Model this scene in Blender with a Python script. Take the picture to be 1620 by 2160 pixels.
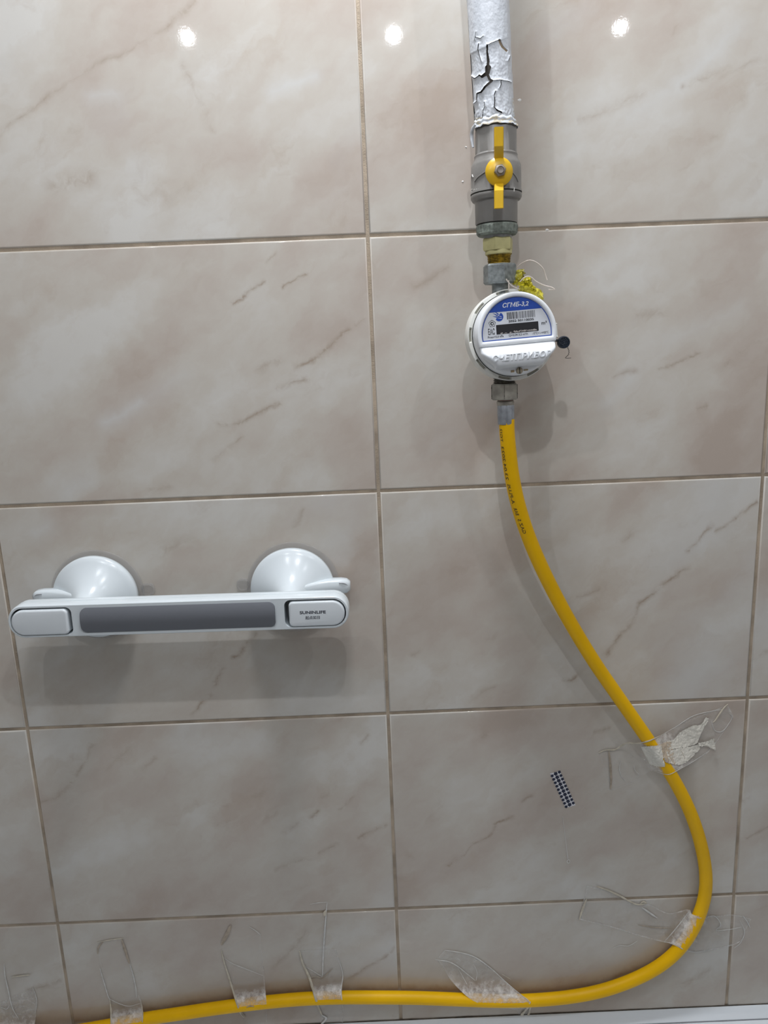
import bpy, bmesh, math, random
from mathutils import Vector, Matrix, Euler, noise as mnoise

# ------------------------------------------------------------------ clear
for o in list(bpy.data.objects):
    bpy.data.objects.remove(o, do_unlink=True)
scene = bpy.context.scene
COL = scene.collection
random.seed(7)

# ------------------------------------------------------------------ camera
# Solved from the tile grid: tiles 400 x 250 mm, 3 mm joints.  Wall face is y = 0, the room is y < 0.
H1 = 1.50                                   # height of the uppermost horizontal joint in view
F_PX, CX, CY = 1560.0, 810.0, 1080.0
CAM = Vector((0.00229837, -0.76000813, H1 - 0.11122831))
RIGHT = Vector((0.99912498, -0.01196506, -0.04007633))
DOWN = Vector((-0.04169956, -0.21101649, -0.97659264))
FWD = Vector((0.00322823, 0.97740927, -0.21133078))
cam_data = bpy.data.cameras.new('camera')
cam_data.sensor_fit = 'HORIZONTAL'
cam_data.sensor_width = 36.0
cam_data.lens = F_PX * 36.0 / 1620.0
cam_data.clip_start = 0.01
cam = bpy.data.objects.new('camera', cam_data)
COL.objects.link(cam)
up = -DOWN
cam.matrix_world = Matrix(((RIGHT.x, up.x, -FWD.x, CAM.x),
                           (RIGHT.y, up.y, -FWD.y, CAM.y),
                           (RIGHT.z, up.z, -FWD.z, CAM.z),
                           (0, 0, 0, 1)))
scene.camera = cam

# ------------------------------------------------------------------ world, lamps, exposure
world = bpy.data.worlds.new('room_air')
scene.world = world
world.use_nodes = True
world.node_tree.nodes['Background'].inputs[0].default_value = (0.9, 0.95, 1.0, 1)
world.node_tree.nodes['Background'].inputs[1].default_value = 0.02

LIGHT_TINT = (0.955, 0.98, 1.03)
def lamp_bulb(name, loc, watts, radius):
    d = bpy.data.lights.new(name, 'POINT')
    d.shadow_soft_size = radius
    d.energy = watts
    d.color = LIGHT_TINT
    o = bpy.data.objects.new(name, d)
    o.location = loc
    COL.objects.link(o)
    return o
def ceiling_or_fill_lamp(name, loc, watts, size):
    d = bpy.data.lights.new(name, 'AREA')
    d.shape = 'DISK'
    d.size = size
    d.energy = watts
    d.color = LIGHT_TINT
    o = bpy.data.objects.new(name, d)
    o.location = loc
    COL.objects.link(o)
    return o
# three bulbs over the bath (their mirror images are the glints in the upper tiles), a softer lamp near the wall
# and one wide fill lamp, added behind the viewer to lift the ambient light
lamp_bulb('lamp_bulb', (0.055, -0.60, H1 + 0.400), 3.9, 0.007)
lamp_bulb('lamp_bulb', (-0.285, -0.60, H1 + 0.408), 2.7, 0.007)
lamp_bulb('lamp_bulb', (0.430, -0.60, H1 + 0.397), 1.8, 0.007)
ceiling_or_fill_lamp('ceiling_or_fill_lamp', (0.0, -0.19, H1 + 0.76), 8.0, 0.13)
ceiling_or_fill_lamp('ceiling_or_fill_lamp', (-0.02, -1.15, H1 + 0.83), 1.7, 0.60)

scene.view_settings.view_transform = 'Standard'
scene.view_settings.look = 'None'
scene.view_settings.gamma = 1.0
scene.view_settings.use_curve_mapping = False
scene.view_settings.exposure = -0.05
scene.cycles.use_light_tree = False
scene.cycles.caustics_reflective = False
scene.cycles.caustics_refractive = False
scene.cycles.adaptive_threshold = 0.02
scene.cycles.max_bounces = 5
scene.cycles.diffuse_bounces = 3
scene.cycles.glossy_bounces = 2
scene.cycles.transmission_bounces = 4

# ------------------------------------------------------------------ geometry helpers
def at(px, py, d=0.0):
    """World point seen at pixel (px, py) of the 1620 x 2160 frame, standing d metres off the wall face."""
    r = RIGHT * ((px - CX) / F_PX) + DOWN * ((py - CY) / F_PX) + FWD
    t = (-d - CAM.y) / r.y
    return CAM + r * t

def proj(p):
    v = Vector(p) - CAM
    w = v.dot(FWD)
    return CX + F_PX * v.dot(RIGHT) / w, CY + F_PX * v.dot(DOWN) / w

def mpp(px, py, d=0.0):
    """metres per pixel there"""
    return (at(px, py, d) - CAM).dot(FWD) / F_PX

def sstep(a, b, x):
    t = max(0.0, min(1.0, (x - a) / (b - a)))
    return t * t * (3 - 2 * t)

def seg_dist(p, a, b):
    ax, ay = a; bx, by = b; x, y = p
    dx, dy = bx - ax, by - ay
    l2 = dx * dx + dy * dy
    t = 0 if l2 == 0 else max(0, min(1, ((x - ax) * dx + (y - ay) * dy) / l2))
    return math.hypot(x - ax - dx * t, y - ay - dy * t), t

def catmull(pts, n):
    """resampled smooth curve through pts (any tuple length), n samples, roughly even in length"""
    P = [Vector(p) for p in pts]
    P = [P[0] * 2 - P[1]] + P + [P[-1] * 2 - P[-2]]
    dense = []
    for i in range(1, len(P) - 2):
        for k in range(16):
            t = k / 16
            a, b, c, d = P[i - 1], P[i], P[i + 1], P[i + 2]
            dense.append(0.5 * ((2 * b) + (c - a) * t + (2 * a - 5 * b + 4 * c - d) * t * t + (3 * b - a - 3 * c + d) * t ** 3))
    dense.append(P[-2])
    L = [0.0]
    for a, b in zip(dense, dense[1:]):
        L.append(L[-1] + (b - a).length)
    out, j = [], 0
    for i in range(n):
        s = L[-1] * i / (n - 1)
        while j < len(L) - 2 and L[j + 1] < s:
            j += 1
        f = (s - L[j]) / max(1e-12, L[j + 1] - L[j])
        out.append(dense[j].lerp(dense[j + 1], min(1, f)))
    return out

class MB:
    """collects geometry for ONE mesh"""
    def __init__(self):
        self.v, self.f, self.m = [], [], []
    def add(self, verts, faces, mi=0):
        o = len(self.v)
        self.v += [tuple(p) for p in verts]
        self.f += [tuple(i + o for i in f) for f in faces]
        self.m += [mi] * len(faces)
    def grid(self, rows, closed=False, mi=0):
        n = len(rows[0])
        vs = [p for r in rows for p in r]
        fs = []
        for i in range(len(rows) - 1):
            for j in range(n if closed else n - 1):
                k = (j + 1) % n
                fs.append((i * n + j, i * n + k, (i + 1) * n + k, (i + 1) * n + j))
        self.add(vs, fs, mi)
    def lathe(self, prof, seg=48, c=(0, 0, 0), axis='z', cap=(True, True), mi=0, rfun=None):
        """prof: list of (radius, height along axis)"""
        rows = []
        for r, h in prof:
            row = []
            for k in range(seg):
                a = 2 * math.pi * k / seg
                rr = r * (rfun(a, h) if rfun else 1)
                x, y = rr * math.cos(a), rr * math.sin(a)
                if axis == 'z':
                    row.append((c[0] + x, c[1] + y, c[2] + h))
                else:                      # axis y (towards the wall = +)
                    row.append((c[0] + x, c[1] + h, c[2] + y))
            rows.append(row)
        o = len(self.v)
        self.grid(rows, True, mi)
        if cap[0]:
            self.f.append(tuple(o + k for k in range(seg))); self.m.append(mi)
        if cap[1]:
            b = o + (len(rows) - 1) * seg
            self.f.append(tuple(b + k for k in range(seg))); self.m.append(mi)
    def tube(self, path, r, seg=12, cap=True, mi=0, flat=1.0, ref=Vector((0, -1, 0))):
        P = [Vector(p) for p in path]
        rows = []
        for i, p in enumerate(P):
            t = (P[min(i + 1, len(P) - 1)] - P[max(i - 1, 0)])
            t.normalize()
            u = t.cross(ref)
            if u.length < 1e-5:
                u = t.cross(Vector((1, 0, 0)))
            u.normalize()
            w = u.cross(t)
            rr = r(i / (len(P) - 1)) if callable(r) else r
            rows.append([p + (u * math.cos(a) + w * (flat * math.sin(a))) * rr
                         for a in (2 * math.pi * k / seg for k in range(seg))])
        o = len(self.v)
        self.grid(rows, True, mi)
        if cap:
            self.f.append(tuple(o + k for k in range(seg))); self.m.append(mi)
            b = o + (len(rows) - 1) * seg
            self.f.append(tuple(b + k for k in range(seg))); self.m.append(mi)
    def prism(self, outline, y_back, y_front, bev=0.0, seg=3, mi=0, bev_back=0.0):
        """outline (x, z) extruded along y; front rim (towards the room) rounded"""
        bm = bmesh.new()
        vb = [bm.verts.new((x, y_back, z)) for x, z in outline]
        f = bm.faces.new(vb)
        ext = bmesh.ops.extrude_face_region(bm, geom=[f])
        nv = [g for g in ext['geom'] if isinstance(g, bmesh.types.BMVert)]
        for v in nv:
            v.co.y = y_front
        s = set(nv)
        if bev > 0:
            ed = [e for e in bm.edges if e.verts[0] in s and e.verts[1] in s]
            bmesh.ops.bevel(bm, geom=ed, offset=bev, segments=seg, profile=0.5, affect='EDGES', clamp_overlap=True)
        bmesh.ops.recalc_face_normals(bm, faces=bm.faces)
        bm.verts.index_update()
        self.add([v.co[:] for v in bm.verts], [[v.index for v in f.verts] for f in bm.faces], mi)
        bm.free()
    def box(self, x0, x1, y0, y1, z0, z1, bev=0.0, seg=2, mi=0):
        bm = bmesh.new()
        bmesh.ops.create_cube(bm, size=1)
        for v in bm.verts:
            v.co = Vector(((x0 + x1) / 2 + v.co.x * (x1 - x0), (y0 + y1) / 2 + v.co.y * (y1 - y0), (z0 + z1) / 2 + v.co.z * (z1 - z0)))
        if bev:
            bmesh.ops.bevel(bm, geom=list(bm.edges), offset=bev, segments=seg, profile=0.5, affect='EDGES')
        bmesh.ops.recalc_face_normals(bm, faces=bm.faces)
        bm.verts.index_update()
        self.add([v.co[:] for v in bm.verts], [[v.index for v in f.verts] for f in bm.faces], mi)
        bm.free()
    def build(self, name, mats, parent=None, origin=None, smooth=35, local=False, kind=None, weld=False):
        """vertices are world coordinates unless local; origin = where the object's origin goes"""
        me = bpy.data.meshes.new(name)
        o = bpy.data.objects.new(name, me)
        COL.objects.link(o)
        off = Vector((0, 0, 0))
        if origin is not None:
            off = Vector(origin); o.location = off
        if parent is not None:
            o.parent = parent
            if not local:
                off = Vector((0, 0, 0)); q = parent
                while q is not None:
                    off = off + q.location; q = q.parent
                o.location = (0, 0, 0)
        me.from_pydata([tuple(Vector(p) - off) for p in self.v] if not local else self.v, [], self.f)
        bm = bmesh.new(); bm.from_mesh(me)
        if weld:
            bmesh.ops.remove_doubles(bm, verts=bm.verts, dist=1e-6)
        bmesh.ops.recalc_face_normals(bm, faces=bm.faces)
        bm.to_mesh(me); bm.free()
        for m in (mats if isinstance(mats, (list, tuple)) else [mats]):
            me.materials.append(m)
        if not weld and len(me.polygons) == len(self.m):
            me.polygons.foreach_set('material_index', self.m)
        if smooth:
            me.polygons.foreach_set('use_smooth', [True] * len(me.polygons))
            me.set_sharp_from_angle(angle=math.radians(smooth))
        if kind:
            o['kind'] = kind
        return o

def thing(name, label, cat, loc, rot=None, group=None):
    o = bpy.data.objects.new(name, None)
    COL.objects.link(o)
    o.empty_display_size = 0.01
    o.location = loc
    if rot is not None:
        o.rotation_euler = rot
    o['label'] = label; o['category'] = cat
    if group: o['group'] = group
    return o

def tag(o, label, cat, group=None):
    o['label'] = label; o['category'] = cat
    if group: o['group'] = group
    return o

def rrect(w, h, r, n=6, cx=0, cz=0):
    pts = []
    for sx, sz, a0 in ((1, 1, 0), (-1, 1, 90), (-1, -1, 180), (1, -1, 270)):
        for k in range(n + 1):
            a = math.radians(a0 + 90 * k / n)
            pts.append((cx + sx * (w / 2 - r) + r * math.cos(a), cz + sz * (h / 2 - r) + r * math.sin(a)))
    return pts

def ngon(n, r, a0=0.0, cx=0, cz=0):
    return [(cx + r * math.cos(a0 + 2 * math.pi * k / n), cz + r * math.sin(a0 + 2 * math.pi * k / n)) for k in range(n)]

def text_geo(s, width=None, height=None, bold=0.0, shear=0.0, res=3):
    """flat lettering centred on the origin in (x, y): verts and faces"""
    cu = bpy.data.curves.new('lettering', 'FONT')
    cu.body = s
    cu.size = 1.0
    cu.resolution_u = res
    cu.shear = shear
    cu.offset = bold
    cu.fill_mode = 'FRONT'
    ob = bpy.data.objects.new('lettering', cu)
    COL.objects.link(ob)
    dg = bpy.context.evaluated_depsgraph_get()
    me = bpy.data.meshes.new_from_object(ob.evaluated_get(dg))
    vs = [v.co.copy() for v in me.vertices]
    fs = [tuple(p.vertices) for p in me.polygons]
    bpy.data.objects.remove(ob, do_unlink=True)
    bpy.data.curves.remove(cu)
    bpy.data.meshes.remove(me)
    x0, x1 = min(v.x for v in vs), max(v.x for v in vs)
    y0, y1 = min(v.y for v in vs), max(v.y for v in vs)
    sx = width / (x1 - x0) if width else None
    sy = height / (y1 - y0) if height else None
    sx = sx or sy; sy = sy or sx
    return [((v.x - (x0 + x1) / 2) * sx, (v.y - (y0 + y1) / 2) * sy) for v in vs], fs

# ------------------------------------------------------------------ materials
def new_mat(name):
    m = bpy.data.materials.new(name)
    m.use_nodes = True
    return m, m.node_tree, m.node_tree.nodes['Principled BSDF']

def link(nt, a, b):
    nt.links.new(a, b)

def setin(b, **k):
    for n, v in k.items():
        n = n.replace('_', ' ')
        s = b.inputs[n]
        if s.type == 'RGBA' and len(v) == 3:
            v = (*v, 1)
        s.default_value = v

def simple(name, color, rough=0.5, metal=0.0, var=0.0, scale=60, bump=0.0, bscale=200, col2=None, coat=0.0, spec=0.5):
    m, nt, b = new_mat(name)
    setin(b, Base_Color=color, Roughness=rough, Metallic=metal, Coat_Weight=coat, Specular_IOR_Level=spec)
    tc = nt.nodes.new('ShaderNodeTexCoord')
    if var > 0 or col2:
        n = nt.nodes.new('ShaderNodeTexNoise'); n.inputs['Scale'].default_value = scale; n.inputs['Detail'].default_value = 6
        link(nt, tc.outputs['Object'], n.inputs['Vector'])
        r = nt.nodes.new('ShaderNodeValToRGB')
        c2 = col2 or tuple(c * (1 - var) for c in color)
        r.color_ramp.elements[0].position = 0.35; r.color_ramp.elements[1].position = 0.65
        r.color_ramp.elements[0].color = (*c2, 1); r.color_ramp.elements[1].color = (*color, 1)
        link(nt, n.outputs['Fac'], r.inputs['Fac']); link(nt, r.outputs['Color'], b.inputs['Base Color'])
    if bump > 0:
        n2 = nt.nodes.new('ShaderNodeTexNoise'); n2.inputs['Scale'].default_value = bscale; n2.inputs['Detail'].default_value = 5
        link(nt, tc.outputs['Object'], n2.inputs['Vector'])
        bp = nt.nodes.new('ShaderNodeBump'); bp.inputs['Strength'].default_value = bump; bp.inputs['Distance'].default_value = 0.001
        link(nt, n2.outputs['Fac'], bp.inputs['Height']); link(nt, bp.outputs['Normal'], b.inputs['Normal'])
    return m

M_GROUT = simple('grout', (0.50, 0.41, 0.31), 0.9, var=0.35, scale=40, bump=0.5, bscale=900)
M_PAINT = simple('old_white_paint', (0.63, 0.665, 0.71), 0.42, var=0.06, scale=120, bump=0.35, bscale=300)
M_CREAMP = simple('yellowed_paint', (0.66, 0.60, 0.47), 0.6, var=0.3, scale=400)
M_RUST = simple('bare_dark_pipe', (0.085, 0.072, 0.060), 0.8, var=0.5, scale=300)
M_TAN = simple('bare_tan_undercoat', (0.33, 0.25, 0.16), 0.8, var=0.3, scale=300)
M_VALVE = simple('grey_valve_enamel', (0.225, 0.218, 0.205), 0.38, var=0.12, scale=60, bump=0.1, bscale=500)
M_DARK = simple('dark_gap', (0.012, 0.012, 0.007), 0.8)
M_YHANDLE = simple('yellow_handle_coating', (0.72, 0.44, 0.012), 0.35, var=0.1, scale=80)
M_STEEL = simple('dull_steel', (0.34, 0.30, 0.26), 0.42, metal=0.7, var=0.3, scale=200)
M_GREEN = simple('verdigris_ring', (0.27, 0.31, 0.27), 0.7, var=0.55, scale=220, bump=0.6, bscale=500)
M_PTFE = simple('greyed_white_collar', (0.42, 0.43, 0.43), 0.6, var=0.3, scale=200)
M_CREAM = simple('cream_insulating_plastic', (0.56, 0.52, 0.25), 0.55, var=0.15, scale=150)
M_OCHRE = simple('ochre_thread_sealant', (0.50, 0.33, 0.03), 0.6, var=0.75, scale=350)
M_GALV = simple('galvanised_nut', (0.30, 0.33, 0.33), 0.55, metal=0.35, var=0.45, scale=250, bump=0.2)
M_NICKEL = simple('nickel_nut', (0.42, 0.40, 0.35), 0.4, metal=0.5, var=0.3, scale=180)
M_FERRULE = simple('crimped_sleeve', (0.40, 0.43, 0.47), 0.42, metal=0.5, var=0.3, scale=160)
M_HOSE = simple('yellow_hose_pvc', (0.93, 0.53, 0.002), 0.42, var=0.06, scale=30, spec=0.22)
M_INK = simple('dark_hose_ink', (0.09, 0.055, 0.01), 0.6)
M_ABS = simple('white_abs', (0.71, 0.77, 0.80), 0.22, spec=0.5)
M_ABSM = simple('white_abs_satin', (0.73, 0.78, 0.81), 0.35)
M_CASE = simple('cream_white_case', (0.80, 0.80, 0.75), 0.4)
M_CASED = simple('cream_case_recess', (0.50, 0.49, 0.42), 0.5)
M_COVER = simple('meter_cover_white', (0.82, 0.85, 0.88), 0.3)
M_GRIP = simple('grey_rubber_grip', (0.145, 0.155, 0.175), 0.55, bump=0.05, bscale=1500)
M_LABEL = simple('label_paper', (0.66, 0.69, 0.74), 0.35)
M_BLUE = simple('label_blue', (0.022, 0.08, 0.42), 0.35, var=0.1, scale=500)
M_WPRINT = simple('label_white_print', (0.80, 0.82, 0.86), 0.4)
M_BLACK = simple('label_black_print', (0.03, 0.03, 0.035), 0.4)
M_SCREEN = simple('dark_display_glass', (0.028, 0.028, 0.032), 0.15)
M_CRUMB = simple('display_debris', (0.45, 0.42, 0.40), 0.7, var=0.4, scale=900)
M_BRASS = simple('dull_brass_screw', (0.33, 0.29, 0.22), 0.45, metal=0.6, var=0.3, scale=400)
M_BROWN = simple('brown_slot', (0.30, 0.23, 0.13), 0.7)
M_SEAL = simple('navy_seal_plastic', (0.012, 0.02, 0.035), 0.28, bump=0.5, bscale=900)
M_WIRE = simple('pale_seal_wire', (0.75, 0.67, 0.60), 0.45)
M_BWIRE = simple('black_seal_wire', (0.03, 0.03, 0.03), 0.5)
M_TUB = simple('white_bath_enamel', (0.88, 0.93, 0.97), 0.18, coat=0.3)
M_TRIM = simple('white_edging_pvc', (0.82, 0.87, 0.91), 0.3)
M_CAULK = simple('dirty_joint', (0.10, 0.085, 0.065), 0.8, var=0.6, scale=120)
M_PAPER = simple('tape_backing_paper', (0.84, 0.81, 0.72), 0.45, var=0.15, scale=250, bump=0.9, bscale=420)
M_CREASE = simple('tape_fold', (0.68, 0.62, 0.50), 0.3, var=0.25, scale=200)
M_RESID = simple('tape_residue', (0.50, 0.42, 0.33), 0.7, var=0.3, scale=200)
M_CLEARX = simple('tape_fold_clear', (0.72, 0.71, 0.68), 0.2, var=0.2, scale=200)
M_WALLP = simple('room_wall', (0.48, 0.46, 0.44), 0.7)
M_CEIL = simple('room_ceiling', (0.80, 0.80, 0.80), 0.8)
M_FLOOR = simple('room_floor', (0.40, 0.36, 0.31), 0.5)
M_NAVY = simple('navy_star_print', (0.008, 0.012, 0.04), 0.4)
M_FILM = simple('pale_star_film', (0.74, 0.74, 0.77), 0.35)
M_SPECK = simple('white_speck', (0.78, 0.77, 0.74), 0.4)

def yellow_film():
    m, nt, b = new_mat('yellow_seal_film')
    setin(b, Base_Color=(0.85, 0.76, 0.04), Roughness=0.12, Transmission_Weight=0.45, IOR=1.35, Coat_Weight=0.5)
    return m
M_YFILM = yellow_film()

def clear_pad():
    m, nt, b = new_mat('clear_suction_pad')
    setin(b, Base_Color=(0.56, 0.54, 0.52), Roughness=0.12, Alpha=0.24, Coat_Weight=0.4)
    return m
M_PAD = clear_pad()

def tape_mat():
    m, nt, b = new_mat('clear_tape')
    setin(b, Roughness=0.14, Specular_IOR_Level=0.6)
    a = nt.nodes.new('ShaderNodeAttribute'); a.attribute_name = 'haze'
    tc = nt.nodes.new('ShaderNodeTexCoord')
    n = nt.nodes.new('ShaderNodeTexNoise'); n.inputs['Scale'].default_value = 140; n.inputs['Detail'].default_value = 7; n.inputs['Roughness'].default_value = 0.7
    link(nt, tc.outputs['Object'], n.inputs['Vector'])
    r = nt.nodes.new('ShaderNodeValToRGB')
    r.color_ramp.elements[0].position = 0.38; r.color_ramp.elements[0].color = (0.55, 0.55, 0.55, 1)
    r.color_ramp.elements[1].position = 0.68; r.color_ramp.elements[1].color = (1.5, 1.5, 1.5, 1)
    link(nt, n.outputs['Fac'], r.inputs['Fac'])
    mu = nt.nodes.new('ShaderNodeMath'); mu.operation = 'MULTIPLY'; mu.use_clamp = True
    link(nt, a.outputs['Fac'], mu.inputs[0]); link(nt, r.outputs['Color'], mu.inputs[1])
    link(nt, mu.outputs[0], b.inputs['Alpha'])
    c = nt.nodes.new('ShaderNodeValToRGB')
    c.color_ramp.elements[0].position = 0.3; c.color_ramp.elements[0].color = (0.66, 0.60, 0.55, 1)
    c.color_ramp.elements[1].position = 0.6; c.color_ramp.elements[1].color = (0.92, 0.90, 0.86, 1)
    n3 = nt.nodes.new('ShaderNodeTexNoise'); n3.inputs['Scale'].default_value = 70; n3.inputs['Detail'].default_value = 6
    link(nt, tc.outputs['Object'], n3.inputs['Vector'])
    link(nt, n3.outputs['Fac'], c.inputs['Fac']); link(nt, c.outputs['Color'], b.inputs['Base Color'])
    n2 = nt.nodes.new('ShaderNodeTexNoise'); n2.inputs['Scale'].default_value = 260; n2.inputs['Detail'].default_value = 4; n2.inputs['Distortion'].default_value = 1.5
    link(nt, tc.outputs['Object'], n2.inputs['Vector'])
    bp = nt.nodes.new('ShaderNodeBump'); bp.inputs['Strength'].default_value = 0.6; bp.inputs['Distance'].default_value = 0.001
    link(nt, n2.outputs['Fac'], bp.inputs['Height']); link(nt, bp.outputs['Normal'], b.inputs['Normal'])
    return m
M_TAPE = tape_mat()

# marbled tile glaze: one shared node group for cloud + fine veining, explicit veins added per tile
def glaze_group():
    g = bpy.data.node_groups.new('marble_glaze', 'ShaderNodeTree')
    g.interface.new_socket('Vector', in_out='INPUT', socket_type='NodeSocketVector')
    g.interface.new_socket('Seed', in_out='INPUT', socket_type='NodeSocketFloat')
    g.interface.new_socket('Color', in_out='OUTPUT', socket_type='NodeSocketColor')
    g.interface.new_socket('Warped', in_out='OUTPUT', socket_type='NodeSocketVector')
    g.interface.new_socket('Breakup', in_out='OUTPUT', socket_type='NodeSocketFloat')
    N, L = g.nodes, g.links
    i = N.new('NodeGroupInput'); o = N.new('NodeGroupOutput')
    cs = N.new('ShaderNodeCombineXYZ'); L.new(i.outputs['Seed'], cs.inputs['Y'])
    vs = N.new('ShaderNodeVectorMath'); vs.operation = 'ADD'
    L.new(i.outputs['Vector'], vs.inputs[0]); L.new(cs.outputs[0], vs.inputs[1])
    # one shared warp bends the clouds and the veins
    nw = N.new('ShaderNodeTexNoise'); nw.inputs['Scale'].default_value = 38; nw.inputs['Detail'].default_value = 4; nw.inputs['Roughness'].default_value = 0.6
    L.new(vs.outputs[0], nw.inputs['Vector'])
    sb = N.new('ShaderNodeVectorMath'); sb.operation = 'SUBTRACT'; sb.inputs[1].default_value = (0.5, 0.5, 0.5)
    L.new(nw.outputs['Color'], sb.inputs[0])
    sw = N.new('ShaderNodeVectorMath'); sw.operation = 'MULTIPLY'; sw.inputs[1].default_value = (0.030, 0.0, 0.030)
    L.new(sb.outputs[0], sw.inputs[0])
    wv = N.new('ShaderNodeVectorMath'); wv.operation = 'ADD'
    L.new(vs.outputs[0], wv.inputs[0]); L.new(sw.outputs[0], wv.inputs[1])
    rot = N.new('ShaderNodeVectorRotate'); rot.rotation_type = 'Y_AXIS'; rot.inputs['Angle'].default_value = math.radians(36)
    L.new(wv.outputs[0], rot.inputs['Vector'])
    mp = N.new('ShaderNodeMapping'); mp.inputs['Scale'].default_value = (0.58, 1, 1.05)
    L.new(rot.outputs[0], mp.inputs['Vector'])
    def noise(scale, detail, rough=0.6, src=None, w=0.0):
        n = N.new('ShaderNodeTexNoise')
        n.inputs['Scale'].default_value = scale; n.inputs['Detail'].default_value = detail
        n.inputs['Roughness'].default_value = rough
        if src is None:
            ad = N.new('ShaderNodeVectorMath'); ad.operation = 'ADD'; ad.inputs[1].default_value = (0, w, 0)
            L.new(mp.outputs[0], ad.inputs[0]); src = ad.outputs[0]
        L.new(src, n.inputs['Vector'])
        return n
    def ramp(src, stops):
        r = N.new('ShaderNodeValToRGB')
        e = r.color_ramp.elements
        e[0].position, e[0].color = stops[0][0], (*stops[0][1], 1)
        e[1].position, e[1].color = stops[-1][0], (*stops[-1][1], 1)
        for p, c in stops[1:-1]:
            k = e.new(p); k.color = (*c, 1)
        L.new(src, r.inputs['Fac'])
        return r
    def mix(fac, a, b, mode='MIX'):
        m = N.new('ShaderNodeMix'); m.data_type = 'RGBA'; m.blend_type = mode
        if isinstance(fac, float): m.inputs[0].default_value = fac
        else: L.new(fac, m.inputs[0])
        for s, k in ((a, 6), (b, 7)):
            if isinstance(s, tuple): m.inputs[k].default_value = (*s, 1)
            else: L.new(s, m.inputs[k])
        return m.outputs[2]
    n1 = noise(11, 5, 0.58)
    base = ramp(n1.outputs['Fac'], [(0.30, (0.478, 0.408, 0.352)), (0.41, (0.528, 0.470, 0.415)), (0.52, (0.570, 0.532, 0.475)), (0.66, (0.630, 0.612, 0.572))])
    n2 = noise(22, 5, 0.68, w=7.3)
    r2 = ramp(n2.outputs['Fac'], [(0.56, (0, 0, 0)), (0.74, (1, 1, 1))])
    f2 = N.new('ShaderNodeMath'); f2.operation = 'MULTIPLY'; f2.inputs[1].default_value = 0.30
    L.new(r2.outputs[0], f2.inputs[0])
    c = mix(f2.outputs[0], base.outputs[0], (0.44, 0.35, 0.27))
    n3 = noise(6, 3, 0.55, w=3.1)                  # cool milky drifts
    r3 = ramp(n3.outputs['Fac'], [(0.58, (0, 0, 0)), (0.72, (1, 1, 1))])
    f3 = N.new('ShaderNodeMath'); f3.operation = 'MULTIPLY'; f3.inputs[1].default_value = 0.55
    L.new(r3.outputs[0], f3.inputs[0])
    c = mix(f3.outputs[0], c, (0.63, 0.635, 0.625))
    # thin stray veins
    n4 = noise(7, 4, 0.6, w=11.7)
    ab = N.new('ShaderNodeMath'); ab.operation = 'SUBTRACT'; ab.inputs[1].default_value = 0.5
    L.new(n4.outputs['Fac'], ab.inputs[0])
    ab2 = N.new('ShaderNodeMath'); ab2.operation = 'ABSOLUTE'; L.new(ab.outputs[0], ab2.inputs[0])
    r4 = ramp(ab2.outputs[0], [(0.0, (1, 1, 1)), (0.012, (0, 0, 0))])
    nb = n2
    rb = ramp(nb.outputs['Fac'], [(0.50, (0, 0, 0)), (0.66, (1, 1, 1))])
    f4 = N.new('ShaderNodeMath'); f4.operation = 'MULTIPLY'; L.new(r4.outputs[0], f4.inputs[0]); L.new(rb.outputs[0], f4.inputs[1])
    f5 = N.new('ShaderNodeMath'); f5.operation = 'MULTIPLY'; f5.inputs[1].default_value = 0.12; L.new(f4.outputs[0], f5.inputs[0])
    c = mix(f5.outputs[0], c, (0.34, 0.27, 0.21))
    L.new(c, o.inputs['Color'])
    # warp for explicit veins
    sc = N.new('ShaderNodeVectorMath'); sc.operation = 'SCALE'; sc.inputs['Scale'].default_value = 0.016
    L.new(sb.outputs[0], sc.inputs[0])
    av = N.new('ShaderNodeVectorMath'); av.operation = 'ADD'
    L.new(i.outputs['Vector'], av.inputs[0]); L.new(sc.outputs[0], av.inputs[1])
    L.new(av.outputs[0], o.inputs['Warped'])
    nk = noise(70, 3, 0.7, w=9.0)
    rk = N.new('ShaderNodeMapRange'); rk.inputs[1].default_value = 0.36; rk.inputs[2].default_value = 0.60
    L.new(nk.outputs['Fac'], rk.inputs[0])
    L.new(rk.outputs[0], o.inputs['Breakup'])
    return g
GLAZE = glaze_group()

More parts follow.
